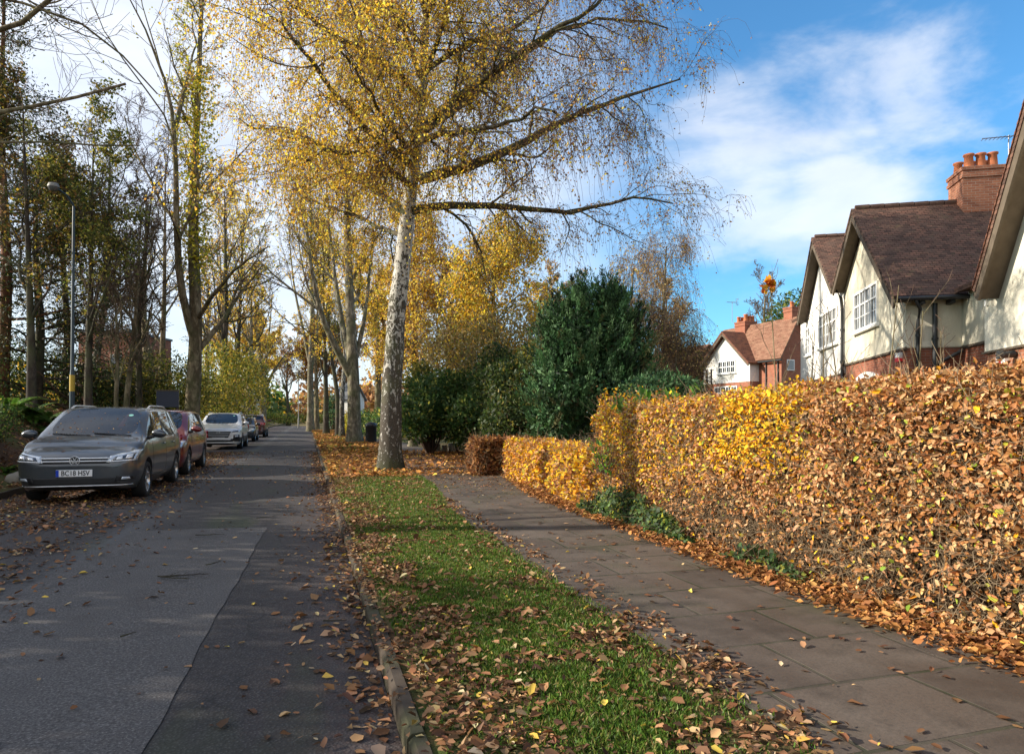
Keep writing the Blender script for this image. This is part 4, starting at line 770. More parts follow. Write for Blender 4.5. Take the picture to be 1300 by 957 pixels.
# ---------- building materials (house-local object coordinates, walls axis aligned)
def brick(name, a, b, mortar=(.30,.26,.21)):
    t = NT(name); o = t.obj(); sp = t.n('ShaderNodeSeparateXYZ', i_Vector=o); u = t.math('ADD', sp.outputs[0], sp.outputs[1])
    v = t.n('ShaderNodeCombineXYZ', i_X=u, i_Y=sp.outputs[2]).outputs[0]
    br = t.n('ShaderNodeTexBrick', i_Vector=v, i_Scale=1.); br.inputs['Color1'].default_value = (*a,1); br.inputs['Color2'].default_value = (*b,1); br.inputs['Mortar'].default_value = (*mortar,1)
    br.inputs['Brick Width'].default_value = .225; br.inputs['Row Height'].default_value = .075; br.inputs['Mortar Size'].default_value = .006; br.inputs['Bias'].default_value = -.1
    n = t.noise(o, 3, 5); c = t.mix(t.ramp(n, [(.35,0.),(.75,.55)]), br.outputs['Color'], tuple(x*.55 for x in a)); c = t.mix(t.ramp(t.noise(o, 30, 3), [(.4,0.),(.8,.3)]), c, (.45,.25,.16))
    return t.done(t.princ(c, .85, .25, 0, t.bump(t.math('MULTIPLY', br.outputs['Fac'], -1.), .6, .01)))
M['brick'] = brick('brick_red', (.34,.105,.055), (.24,.07,.04)); M['brickor'] = brick('brick_orange', (.44,.17,.09), (.28,.09,.05), (.42,.34,.26))
def stucco(name, a, b):
    t = NT(name); o = t.obj(); n = t.noise(o, 38, 4, .6); big = t.noise(t.mapping(o, (1,1,.4)), 1.1, 5, .6); c = t.mix(t.ramp(big, [(.35,0.),(.7,1.)]), a, b)
    return t.done(t.princ(c, .9, .15, 0, t.bump(n, .55, .015)))
M['cream'] = stucco('roughcast_cream', (.72,.67,.53), (.50,.46,.35)); M['white'] = stucco('roughcast_white', (.78,.77,.73), (.66,.65,.60)); M['cream2'] = stucco('roughcast_pale_cream', (.76,.72,.60), (.62,.58,.47))
def tiles(name, a, b, cc, axis, pitch=50):
    t = NT(name); o = t.obj(); sp = t.n('ShaderNodeSeparateXYZ', i_Vector=o); z = t.math('MULTIPLY', sp.outputs[2], 1/math.sin(R(pitch)))
    v = t.n('ShaderNodeCombineXYZ', i_X=sp.outputs[axis], i_Y=z).outputs[0]
    br = t.n('ShaderNodeTexBrick', i_Vector=v, i_Scale=1.); br.inputs['Color1'].default_value = (*a,1); br.inputs['Color2'].default_value = (*b,1); br.inputs['Mortar'].default_value = (.02,.015,.012,1)
    br.inputs['Brick Width'].default_value = .17; br.inputs['Row Height'].default_value = .105; br.inputs['Mortar Size'].default_value = .007; br.inputs['Bias'].default_value = 0.
    n = t.noise(t.mapping(o, (1,1,3)), 2.4, 5, .65); c = t.mix(t.ramp(n, [(.38,0.),(.66,.9)]), br.outputs['Color'], cc); mo = t.noise(o, 4, 4); c = t.mix(t.ramp(mo, [(.6,0.),(.72,.35)]), c, (.13,.12,.06))
    row = t.math('FRACT', t.math('DIVIDE', z, .105)); h = t.math('ADD', t.math('MULTIPLY', row, -1.), t.math('MULTIPLY', br.outputs['Fac'], -.5))
    return t.done(t.princ(c, .95, .08, 0, t.bump(h, .9, .02)))
M['tile'] = tiles('roof_tile_dark', (.20,.105,.075), (.065,.042,.035), (.13,.085,.065), 1, 45); M['tilex'] = tiles('roof_tile_dark_x', (.20,.105,.075), (.065,.042,.035), (.13,.085,.065), 0, 45)
M['tilered'] = tiles('roof_tile_red', (.25,.12,.08), (.16,.08,.055), (.31,.18,.12), 0, 45); M['tilemix'] = tiles('roof_tile_mixed', (.16,.07,.05), (.10,.05,.04), (.22,.10,.06), 1, 40)
M['timber'] = plain('barge_timber', (.12,.095,.07), .8, .2, var=.4, scale=5, bump=.4); M['frame'] = plain('window_paint', (.80,.80,.77), .45, .4, var=.04)
M['iron'] = plain('black_iron', (.022,.024,.026), .45, .5); M['pot'] = plain('clay_pot', (.50,.17,.075), .75, .3, var=.25, scale=4); M['lead'] = plain('lead', (.13,.135,.14), .6, .4)
M['steel'] = plain('aerial_metal', (.30,.30,.31), .4, .5, 1.)
def glassmat(name, col=(.02,.025,.03), rough=.04):
    t = NT(name); o = t.obj(); n = t.noise(o, 2.3, 3); return t.done(t.princ(t.mix(n, col, tuple(x*2.2 for x in col)), rough, 1., 0, t.bump(n, .08, .05), coat=.6))
M['pane'] = glassmat('window_pane')

def house(name, label, origin, X, group=None):
    h = empty(name, origin, math.atan2(X[1], X[0]), label, 'house', group); return h
def window(par, x0, x1, z0, z1, y=0., lights=4, rows=3, arch=False, sill=True, side=1):
    """casement window on a wall facing local +y"""
    m = MB(); fw = .075; Y0, Y1 = y-.03, y+.06
    m.box((x0,Y0,z0),(x1,Y1,z0+fw)); m.box((x0,Y0,z1-fw),(x1,Y1,z1)); m.box((x0,Y0,z0+fw),(x0+fw,Y1,z1-fw)); m.box((x1-fw,Y0,z0+fw),(x1,Y1,z1-fw))
    w_ = (x1-x0-2*fw)/lights; hz = z1-z0-2*fw
    for i in range(1, lights): c = x0+fw+i*w_; m.box((c-.032,Y0,z0+fw),(c+.032,Y1-.008,z1-fw))
    for i in range(lights):
        c = x0+fw+(i+.5)*w_; m.box((c-.013,Y0,z0+fw),(c+.013,Y1-.03,z1-fw))
    for r_ in range(1, rows):
        c = z0+fw+hz*r_/rows; b_ = .028 if r_ == rows-1 else .013; m.box((x0+fw,Y0,c-b_),(x1-fw,Y1-(.012 if b_ > .02 else .032),c+b_))
    if arch:
        n = 10; arc = [(x0+(x1-x0)*k/n, z1+.16*math.sin(math.pi*k/n)) for k in range(n+1)]; m.prism([(x0,z1+.001)]+arc[1:-1]+[(x1,z1+.001)], Y0, Y1)
    f = m.build('window', M['frame'], par)
    g = MB(); g.box((x0+fw*.6,y-.02,z0+fw*.6),(x1-fw*.6,y+.012,z1-fw*.6)); g.build('pane', M['pane'], f)
    if sill: s_ = MB(); s_.box((x0-.08,y-.02,z0-.07),(x1+.08,y+.13,z0-.002)); s_.build('sill', M['frame'], f)
    return f
def roofslab(par, quad, mat, th=.11):
    m = MB(); m.slab(quad, th); return m.build('roof', mat, par)
def chimney(par, x0, x1, y0, y1, z0, z1, pots, mat='brickor'):
    m = MB(); m.box((x0,y0,z0),(x1,y1,z1-.32)); m.box((x0-.04,y0-.04,z1-.32),(x1+.04,y1+.04,z1-.22)); m.box((x0-.015,y0-.015,z1-.22),(x1+.015,y1+.015,z1-.10)); m.box((x0-.05,y0-.05,z1-.10),(x1+.05,y1+.05,z1))
    c = m.build('chimney', M[mat], par)
    for px, py, s_ in pots:
        q = MB(); q.lathe([(.13*s_,z1-.01),(.14*s_,z1+.05),(.115*s_,z1+.36*s_),(.15*s_,z1+.38*s_),(.15*s_,z1+.43*s_),(.12*s_,z1+.44*s_),(.10*s_,z1+.25*s_)], (px,py,0), 16); q.build('chimney_pot', M['pot'], c)
    return c
def pipe(par, pts, r=.045, name='drainpipe', mat='iron', brackets=True):
    m = MB(); m.tube(pts, r, 10)
    if brackets:
        z = min(p[2] for p in pts)+.8; top = max(p[2] for p in pts); x, y = pts[-1][0], pts[-1][1]
        while z < top-.6: m.tube([(x,y,z-.03),(x,y,z+.03)], r*1.35, 10); z += 1.1
    return m.build(name, M[mat], par)
def barge(par, a, b, y, w=.22, th=.05):   # board under a verge, from a to b in x,z
    m = MB(); dx, dz = b[0]-a[0], b[1]-a[1]; L = math.hypot(dx, dz); nx, nz = dz/L*w, -dx/L*w
    if nz > 0: nx, nz = -nx, -nz
    m.prism([a, b, (b[0]+nx,b[1]+nz), (a[0]+nx,a[1]+nz)], y-th, y); return m.build('bargeboard', M['timber'], par)
def soffit(par, a, b, y0, y1, drop=.13):
    m = MB(); m.slab([(a[0],y1,a[1]-drop),(b[0],y1,b[1]-drop),(b[0],y0,b[1]-drop),(a[0],y0,a[1]-drop)], .03); return m.build('soffit', M['timber'], par)
U = (.2034,.979); OR = (10.38,18.0,0)
hb = house('gabled_house', 'cream roughcast gabled house with dark tiled roof and a big brick chimney of clay pots', OR, U)
G0 = .3
def wallprism(par, poly, y0, y1, mat, name='wall'): m = MB(); m.prism(poly, y0, y1); return m.build(name, M[mat], par)
# cream house
wallprism(hb, [(.03,G0),(5.88,G0),(5.88,3.27),(.03,3.27)], -8, -.03, 'brick')
wallprism(hb, [(0,3.271),(-.02,3.3),(.01,3.45),(.01,4.75),(3.5,7.62),(5.9,5.92),(5.9,3.271)], -7.98, .0, 'cream')
m = MB(); m.prism([(-.05,3.24),(5.89,3.24),(5.89,3.30),(-.05,3.30)], -.02, .035); m.build('string_course', M['timber'], hb)
roofslab(hb, [(-.38,.42,4.60),(3.5,.42,8.02),(3.5,-8.4,8.02),(-.38,-8.4,4.60)][::-1], M['tile'])
roofslab(hb, [(3.505,.42,8.02),(5.99,.42,5.98),(5.99,-8.4,5.98),(3.505,-8.4,8.02)][::-1], M['tile'])
barge(hb, (-.40,4.46), (3.5,7.90), .40); barge(hb, (3.51,7.90), (6.0,5.86), .40)
soffit(hb, (-.36,4.48), (3.49,7.88), -.0, .34, .06); soffit(hb, (3.5,7.88), (5.97,5.86), -.0, .34, .06)
m = MB(); y = .3
while y > -8: m.tube([(3.5,y,8.03),(3.5,y-.40,8.04)], .09, 8); y -= .42
m.build('ridge_tile', M['tilex'], hb)
m = MB(); m.tube([(-.42,.35,4.52),(-.42,-8.2,4.52)], .06, 8)
for y in (-.3,-1.0,-1.7): m.box((-.34,y-.05,4.38),(.0,y+.05,4.50))
m.build('gutter', M['iron'], hb)
window(hb, 2.22, 4.6, 4.22, 5.5); window(hb, 2.3, 4.5, 1.6, 2.72, -.03, arch=True, rows=2)
window(hb, .25, .95, 1.5, 2.55, -.03, lights=1, rows=2)
pipe(hb, [(-.40,-.1,4.48),(-.36,-.22,4.25),(-.08,-.26,3.95),(-.08,-.26,.6)], .045); pipe(hb, [(-.10,-.66,.5),(-.10,-.66,4.42)], .06, 'soil_pipe')
pipe(hb, [(-.12,-1.30,3.18),(-.12,-.70,2.85)], .05, 'waste_pipe', brackets=False)
chimney(hb, 3.0, 4.05, -3.62, -2.55, 6.9, 8.93, [(3.2,-2.78,1.),(3.2,-3.1,1.),(3.2,-3.42,1.),(3.85,-2.75,.95),(3.85,-3.1,.95),(3.85,-3.45,.95)])
def aerial(par, x, y, z0, h, s=1.):
    m = MB(); m.tube([(x,y,z0),(x,y,z0+h)], .018, 6); m.tube([(x-.1,y+.75*s,z0+h-.08),(x,y-.75*s,z0+h-.02)], .016, 5)
    for k in range(12): yy = y+.7*s-k*.11*s; L = (.09+.012*k)*s; m.tube([(x-L,yy,z0+h-.07+k*.003),(x+L,yy,z0+h-.07+k*.003)], .010, 4)
    for dz in (.22,.12,-.12,-.22): m.tube([(x-.25*s,y-.62*s,z0+h+dz),(x+.25*s,y-.62*s,z0+h+dz)], .013, 4)
    m.tube([(x,y-.5*s,z0+h),(x,y-.66*s,z0+h+.26)], .013, 4); m.tube([(x,y-.5*s,z0+h),(x,y-.66*s,z0+h-.26)], .013, 4)
    return m.build('aerial', M['steel'], par)
aerial(hb, 3.2, -3.85, 7.6, 2.25, 1.)
m = MB(); m.prism([(.34,3.02),(.62,3.02),(.66,3.12),(.66,3.20),(.30,3.20),(.30,3.12)], -.03, .06); bx = m.build('alarm_box', M['frame'], hb)
t = NT('sign_red'); M['red'] = t.done(t.princ((.55,.02,.03), .4, .4)); m = MB(); m.prism([(.33,2.96),(.63,2.96),(.63,3.07),(.33,3.07)], -.03, .066); m.build('red_base', M['red'], bx)
# white house
hc = house('gabled_house', 'bright white rendered gabled house adjoining the cream one on its left', (OR[0]+U[0]*5.93, OR[1]+U[1]*5.93, 0), U)
wallprism(hc, [(.03,G0),(7.2,G0),(7.2,3.0),(.03,3.0)], -8, -.03, 'brickor')
wallprism(hc, [(.0,3.001),(0,6.0),(3.1,8.12),(5.75,5.88),(7.25,5.88),(7.25,3.001)], -7.98, .0, 'white')
m = MB(); m.prism([(.02,2.97),(7.26,2.97),(7.26,3.02),(.02,3.02)], -.02, .03); m.build('string_course', M['timber'], hc)
roofslab(hc, [(.07,.42,6.08),(3.1,.42,8.55),(3.1,-8.4,8.55),(.07,-8.4,6.08)][::-1], M['tile']); roofslab(hc, [(3.105,.42,8.55),(6.0,.42,5.72),(6.0,-8.4,5.72),(3.105,-8.4,8.55)][::-1], M['tile'])
roofslab(hc, [(5.8,.35,5.85),(7.5,.35,5.85),(7.5,-4,8.4),(3.5,-4,8.4)][::-1], M['tilex'])
barge(hc, (.09,5.97), (3.1,8.43), .40); barge(hc, (3.11,8.43), (6.05,5.60), .40); soffit(hc, (.1,5.96), (3.09,8.41), 0, .34, .06); soffit(hc, (3.12,8.41), (6.0,5.62), 0, .34, .06)
m = MB(); y = .3
while y > -8: m.tube([(3.1,y,8.56),(3.1,y-.40,8.57)], .09, 8); y -= .42
m.build('ridge_tile', M['tilex'], hc)
window(hc, .85, 3.55, 4.15, 5.5, lights=5); window(hc, 5.15, 6.05, 4.12, 5.3, lights=2); window(hc, .95, 3.4, 1.5, 2.6, -.03, arch=True, rows=2, lights=5)
pipe(hc, [(-.04,.30,5.95),(-.04,.12,5.6),(-.04,.08,5.2),(-.04,.08,.4)], .055)
# near cream house at the right edge
ha = house('gabled_house', 'pale cream gabled house cut off by the right edge, nearest to the camera', OR, U)
wallprism(ha, [(-13.4,G0),(-4.42,G0),(-4.42,2.78),(-13.4,2.78)], -8, -.03, 'brickor')
wallprism(ha, [(-4.38,2.74),(-4.38,4.35),(-8.9,9.1),(-13.4,4.35),(-13.4,2.74)], -7.98, .0, 'cream2')
m = MB(); m.prism([(-13.4,2.72),(-4.34,2.72),(-4.34,2.76),(-13.4,2.76)], -.02, .04); m.build('string_course', M['timber'], ha)
wallprism(ha, [(-4.40,G0),(.02,G0),(.02,3.27),(-4.40,3.27)], -8, -1.36, 'brick'); wallprism(ha, [(-4.37,3.271),(.0,3.271),(.0,4.66),(-4.37,4.66)], -7.9, -1.33, 'cream')
m = MB(); m.prism([(-4.36,3.24),(-.02,3.24),(-.02,3.30),(-4.36,3.30)], -1.35, -1.295); m.build('string_course', M['timber'], ha)
roofslab(ha, [(-4.93,.45,3.93),(-8.9,.45,9.72),(-8.9,-8.4,9.72),(-4.93,-8.4,3.93)], M['tile']); roofslab(ha, [(-8.905,.45,9.72),(-12.9,.45,3.93),(-12.9,-8.4,3.93),(-8.905,-8.4,9.72)], M['tile'])
roofslab(ha, [(-4.6,-1.02,4.66),(-.36,-1.02,4.62),(-.36,-7.9,5.6),(-4.6,-7.9,5.6)], M['tilex'])
barge(ha, (-4.95,3.80), (-8.9,9.56), .43, .19); soffit(ha, (-4.93,3.80), (-8.88,9.55), 0, .37, .04)
m = MB(); m.box((-4.75,-.3,3.95),(-4.36,-.1,4.12)); m.tube([(-4.35,.1,3.86),(-4.88,.1,3.86)], .06, 6); m.build('eaves_bracket', M['timber'], ha)
m = MB(); pts = []                        # tile ends showing along the verge, a toothed strip
for k in range(46):
    for f_, u_ in ((k/46,.01),(k/46+.006,.07),(k/46+.017,.055)): pts.append((-4.97-3.95*f_-u_*.8, 3.97+5.75*f_+u_*.6))
for a, b in zip(pts, pts[1:]): pass
low = [(x+.06, z-.05) for x, z in pts]; n_ = len(pts)
m.add([(x,.475,z) for x,z in pts]+[(x,.475,z) for x,z in low]+[(x,.40,z) for x,z in pts]+[(x,.40,z) for x,z in low], [f for i in range(n_-1) for f in ((i,i+1,n_+i+1,n_+i),(2*n_+i,3*n_+i,3*n_+i+1,2*n_+i+1),(i,2*n_+i,2*n_+i+1,i+1),(n_+i,n_+i+1,3*n_+i+1,3*n_+i))])
m.build('verge_tile', M['tilemix'], ha)
m = MB(); m.box((-4.55,.0,4.02-.35),(-4.48,.05,4.02)); m.build('vent', M['frame'], ha)
m = MB(); m.tube([(-5.55,0,2.62),(-5.55,.24,2.60)], .065, 12); m.tube([(-5.55,.20,2.60),(-5.55,.28,2.60)], .085, 12); m.build('flue', M['iron'], ha)
m = MB(); m.prism([(-5.12,2.38),(-4.96,2.46),(-4.94,2.68),(-5.30,2.68),(-5.28,2.46)], -.03, .05); bx = m.build('alarm_box', M['frame'], ha)
m = MB(); m.prism([(-5.15,2.44),(-5.07,2.44),(-5.07,2.64),(-5.15,2.64)], .03, .056); m.build('red_mark', M['red'], bx)
window(ha, -9.6, -6.8, 4.2, 5.5)
# far white and brick house
UD = (-.354,.935); OD = (15.67,45.,0)
hd = house('brick_house', 'far house with white gable, red brick side and orange red tiled roof', OD, UD)
wallprism(hd, [(.02,.8),(4.9,.8),(4.9,3.84),(.02,3.84)], -7, -.03, 'brick'); wallprism(hd, [(0,3.841),(0,5.2),(2.45,7.15),(4.93,5.2),(4.93,3.841)], -6.98, 0, 'white')
roofslab(hd, [(-.3,.35,5.05),(2.45,.35,7.42),(2.45,-4,7.42),(-.3,-4,5.05)][::-1], M['tilemix']); roofslab(hd, [(2.455,.35,7.42),(5.25,.35,5.05),(5.25,-4,5.05),(2.455,-4,7.42)][::-1], M['tilemix'])
barge(hd, (-.32,4.95), (2.45,7.33), .34, .18); barge(hd, (2.46,7.33), (5.27,4.95), .34, .18)
wallprism(hd, [(-2.06,.8),(.0,.8),(.0,5.3),(-2.06,5.3)], -5.2, -.75, 'brick')
m = MB(); m.add([(-2.07,-.76,5.29),(-2.07,-3.6,5.29),(-2.07,-1.95,7.55),(-1.9,-.76,5.29),(-1.9,-3.6,5.29),(-1.9,-1.95,7.55)], [(0,1,2),(3,5,4),(0,2,5,3),(1,4,5,2),(0,3,4,1)]); m.build('wall', M['brick'], hd)
roofslab(hd, [(-2.4,-.45,5.15),(5.1,-.45,5.15),(5.1,-1.95,7.85),(-2.4,-1.95,7.85)], M['tilered'], .1); roofslab(hd, [(-2.4,-1.955,7.85),(5.1,-1.955,7.85),(5.1,-5.6,5.0),(-2.4,-5.6,5.0)], M['tilered'], .1)
window(hd, 1.4, 3.25, 4.5, 5.38, lights=4, rows=2); window(hd, 1.25, 3.65, 2.7, 3.62, -.03, lights=4, rows=2)
m = MB(); window(hd, -1.1, -.5, 2.6, 3.1, -.75, lights=1, rows=2)
m = MB(); m.box((-2.12,-1.75,4.45),(-2.05,-1.15,5.15)); sw = m.build('window', M['frame'], hd); m = MB(); m.box((-2.13,-1.69,4.51),(-2.06,-1.21,5.09)); m.build('pane', M['pane'], sw)
pipe(hd, [(-.72,-.70,5.1),(-.72,-.70,1)], .05); pipe(hd, [(-1.8,-.70,5.1),(-1.8,-.70,1)], .05); pipe(hd, [(4.0,.06,4.9),(4.0,.06,1)], .05); pipe(hd, [(4.5,.06,4.9),(4.5,.06,1)], .05)
m = MB(); m.tube([(-.3,-.42,5.08),(-2.4,-.42,5.08)], .06, 8); m.build('gutter', M['iron'], hd)
chimney(hd, 2.3, 3.35, -2.5, -1.5, 6.6, 8.2, [(2.45,-1.7,1.1),(2.45,-2.0,.9),(2.45,-2.3,.9),(3.2,-1.7,.9),(3.2,-2.0,.9)], 'brick'); chimney(hd, -1.85, -1.1, -2.5, -1.8, 7.0, 8.6, [(-1.6,-2.0,.8),(-1.35,-2.3,.8)], 'brick')
aerial(hd, 3.4, -1.3, 8.2, 1.5, .7)
# pale neighbour mostly hidden by the drooping birch
o = house('pale_house', 'pale rendered house almost hidden behind the thinning birch', (13.4,57,0), (-.35,.937))
wallprism(o, [(0,.8),(8,.8),(8,4.6),(0,4.6)], -7, 0, 'cream'); roofslab(o, [(-.3,.4,4.5),(8.3,.4,4.5),(8.3,-3.5,7.6),(-.3,-3.5,7.6)], M['tilered']); roofslab(o, [(-.3,-3.505,7.6),(8.3,-3.505,7.6),(8.3,-7.4,4.5),(-.3,-7.4,4.5)], M['tilered']); window(o, 1, 3, 2.8, 4.2); window(o, 4.6, 6.6, 2.8, 4.2)
# white house between the trunks on the right of the road
p = P(431,535,84); o = house('white_house', 'white house with grey roof glimpsed between the trunks at the far end', (p[0]-.4,84,0), (.30,.954))
wallprism(o, [(0,0.2),(4,0.2),(4,3.9),(2,5.6),(0,3.9)], -1.6, 0, 'white'); roofslab(o, [(-.3,.4,3.65),(2,.4,5.75),(2,-1.9,5.75),(-.3,-1.9,3.65)][::-1], M['lead']); roofslab(o, [(2.005,.4,5.75),(4.3,.4,3.65),(4.3,-1.9,3.65),(2.005,-1.9,5.75)][::-1], M['lead']); window(o, 1.2, 2.8, 2.0, 3.4)
m = MB(); m.box((.02,.02,.3),(3.9,.09,1.3)); m.build('plinth', M['brick'], o)
# brick building behind the left trees
p = P(151,420,60); o = house('brick_building', 'square brown brick building behind the bare trees on the left', (p[0]-3.5,60,0), (1,0))
wallprism(o, [(0,1),(4.6,1),(4.6,8.9),(0,8.9)], -.1, 7, 'brick'); m = MB(); m.box((-.1,-.2,8.9),(4.7,7.1,9.1)); m.build('roof', M['lead'], o)
f_ = window(o, 0,0.01,0,0.01) if False else None
for x in (.8, 2.8):
    m = MB(); m.box((x,-.16,5.6),(x+1.0,-.09,7.0)); w_ = m.build('window', M['frame'], o); m = MB(); m.box((x+.08,-.18,5.68),(x+.92,-.1,6.92)); m.build('pane', M['pane'], w_)
o = house('pale_house', 'small pale gabled house far off at the left of the road', (*(P(306,530,115)[:2]),0), (.1,1)); wallprism(o, [(0,0),(8,0),(8,4),(4,7.2),(0,4)], 0, 6, 'cream'); roofslab(o, [(-.4,6.2,3.7),(4,6.2,7.4),(4,-.4,7.4),(-.4,-.4,3.7)], M['tilered']); roofslab(o, [(4.005,6.2,7.4),(8.4,6.2,3.7),(8.4,-.4,3.7),(4.005,-.4,7.4)], M['tilered'])

# ---------- street furniture
M['lamppaint'] = plain('lamp_blue_grey', (.022,.04,.052), .45, .5); M['yellow'] = plain('yellow_band', (.45,.30,.03), .5, .4); M['lampgrey'] = plain('lamp_grey', (.20,.19,.17), .6, .4)
t = NT('lamp_glass'); M['lampglass'] = t.done(t.princ((.10,.105,.11), .2, .5))
p = P(91,512,20.2); b = np.array([p[0],p[1],tz(p[0],p[1])]); root = empty('street_lamp', b, 0, 'slim blue grey street lamp with a yellow band behind the grey car', 'street lamp')
H = P(98,262,20.2)[2]-b[2]; lean = P(98,262,20.2)[0]-b[0]-.1
f_ = lambda z: (lean*z/H, 0, z)
m = MB(); m.tube([f_(-.1), f_(1.76)], .068, 14); m.tube([f_(1.98), f_(2.15), f_(H)], [.065,.048,.035], 14); m.tube([f_(H), (lean-.05,-.25,H+.25), (lean-.1,-.6,H+.33)], .03, 8); m.build('pole', M['lamppaint'], root)
m = MB(); m.tube([f_(1.5), f_(1.98)], .072, 14); m.build('yellow_band', M['yellow'], root)
m = MB(); m.lathe([(.02,.12),(.12,.09),(.15,.02),(.15,-.02)], (lean-.1,-.75,H+.33), 14); hd_ = m.build('lamp_head', M['lampgrey'], root); m = MB(); m.lathe([(.14,-.02),(.11,-.10),(.03,-.14),(.0,-.14)], (lean-.1,-.75,H+.33), 14); m.build('lamp_glass', M['lampglass'], hd_)
p = P(379,538,92); b = np.array([p[0],p[1],.12]); root = empty('street_lamp', b, 0, 'far street lamp with lantern top standing at the road end', 'street lamp'); H = P(379,478,92)[2]-b[2]
m = MB(); m.tube([(0,0,-.1),(0,0,1.2),(0,0,1.25),(0,0,H)], [.11,.1,.06,.05], 10); m.build('pole', M['lampgrey'], root); m = MB(); m.lathe([(.05,0),(.16,.1),(.28,.5),(.34,.55),(.1,.8),(.0,.85)], (0,0,H), 8, sm=False); m.build('lantern', M['lampgrey'], root)
# litter bin
p = P(471,561,36); b = np.array([p[0],p[1],tz(p[0],p[1])]); root = empty('litter_bin', b, 0, 'black round litter bin between the forked trunk and the birch', 'litter bin'); M['binblack'] = plain('bin_black', (.02,.022,.026), .4, .5)
m = MB(); m.lathe([(.0,0),(.27,0),(.29,.08),(.29,.85),(.31,.87),(.31,.93)], (0,0,0), 20); m.build('body', M['binblack'], root); m = MB(); m.lathe([(.30,.93),(.30,.98),(.22,1.08),(.0,1.12)], (0,0,0), 20); m.build('lid', M['binblack'], root)
for a in (0, 1.57, 3.14, 4.71): m = MB(); m.tube([(.26*math.cos(a),.26*math.sin(a),.85),(.26*math.cos(a),.26*math.sin(a),.99)], .03, 6); m.build('lid_post', M['binblack'], root)
# notice board
p = P(213,508,24); b = np.array([p[0],p[1],tz(p[0],p[1])]); root = empty('notice_board', b, .25, 'dark blank notice board on posts above the red car', 'notice board'); M['board'] = plain('board_dark', (.02,.025,.045), .35, .5)
zc = p[2]-b[2]; m = MB(); m.box((-.36,-.04,zc-.25),(.36,.04,zc+.32)); m.build('board', M['board'], root, bevel=.01); m = MB(); m.box((-.40,-.06,zc+.325),(.40,.06,zc+.36)); m.build('cap_rail', M['timber'], root)
for x in (-.3,.3): m = MB(); m.box((x-.04,.05,-.1),(x+.04,.12,zc+.2)); m.build('post', M['timber'], root)
# low stone edge of the garden beyond the drive
M['stone'] = plain('edge_stone', (.26,.235,.19), .9, .2, var=.5, scale=5, bump=.6)
root = empty('stone_edging', W(5.8,25.6,.2), TA, 'low rough stone edging of the garden beyond the drive', 'stone edging'); m = MB()
for i in range(20):
    a = i/19; t_ = 4.1+a*5.5; s_ = 25.9+.9*math.sin(a*2.5)-1.2*a*a*0; x = t_-5.8; y = s_-25.6; s1 = random.uniform(.13,.2); pts = []
    for k in range(8): an = k*math.pi/4; r_ = s1*random.uniform(.8,1.15); pts.append((x+r_*math.cos(an), y+r_*.8*math.sin(an)))
    hh_ = random.uniform(.14,.26); m.add([(q[0],q[1],-.1) for q in pts]+[(x+(q[0]-x)*.75, y+(q[1]-y)*.75, hh_) for q in pts], [tuple(range(8,16))]+[(k,(k+1)%8,8+(k+1)%8,8+k) for k in range(8)])
m.build('stone', M['stone'], root)
# rocks on the bank at the left
for i, (x, y, d) in enumerate([(30,553,14.2),(43,551,14.6),(20,556,13.8),(57,549,15)]):
    p = P(x,y,d); z = tz(p[0],p[1]); bm = bmesh.new(); bmesh.ops.create_icosphere(bm, subdivisions=3, radius=1)
    for v in bm.verts: v.co *= 1+.22*noise.noise(v.co*1.3+Vector((i*5,0,0))); v.co = Vector((v.co.x*.24, v.co.y*.2, v.co.z*.16))
    me = bpy.data.meshes.new('rock'); bm.to_mesh(me); bm.free(); me.polygons.foreach_set('use_smooth', [True]*len(me.polygons)); me.materials.append(M['stone'])
    o = bpy.data.objects.new('rock', me); COL.objects.link(o); o.location = (p[0],p[1],z+.08); o.rotation_euler.z = i
    tag(o, ['mossy rock in the middle of the row left of the grey car','larger grey rock just right of the middle of that row','leftmost mossy rock on the bank','rock closest to the grey car mirror'][i], 'rock', 'rocks at the foot of the bank')
# twigs fallen on the road
def twig(x, y, L, ang, label, k=6):
    d = (EYE-.05)*F/(y-HY); p = P(x, y, d); p[2] = .062; a = np.array([math.cos(ang), math.sin(ang), 0]); st = p-a*L/2
    Pt, Rd = grow(st[None], a[None], np.array([L]), np.array([.006]), 9, .12, 0, .4); Pt[...,2] = p[2]+.006; q = Plant(); q.add(*tubes(Pt, Rd, 5))
    s1,d1,l1,r1 = sprout(Pt, Rd, k, .1, 1, (25,60), (.2,.5), .6); d1[:,2] = rng.uniform(0,.12,k); d1 = unit(d1); p2, r2 = grow(s1,d1,l1,np.maximum(r1,.0025),5,.15,0); p2[...,2] = np.clip(p2[...,2], p[2], p[2]+.05); q.add(*tubes(p2,r2,4))
    o = q.build('fallen_twig', [M['barkdark']], None, p); o.location = p; tag(o, label, 'twig', 'twigs fallen on the road')
twig(232,733,.42,.1,'thick dark broken twig in the middle of the pale road patch',14); twig(224,735,.3,-.1,'bundle of twig bits touching the thick broken one',8); twig(340,658,.3,.5,'dark twig on the tarmac beyond the right corner of the patch',4)
twig(162,808,.10,1.2,'small bent twig near the bottom left of the patch'); twig(268,680,.35,.2,'twig lying across the far edge of the patch'); twig(425,791,.16,-.1,'short straight twig near the right gutter',2); twig(100,665,.7,-.4,'long thin branch lying in front of the grey car',3); twig(275,717,.2,.8,'pale small twig right of the thick broken one',3)
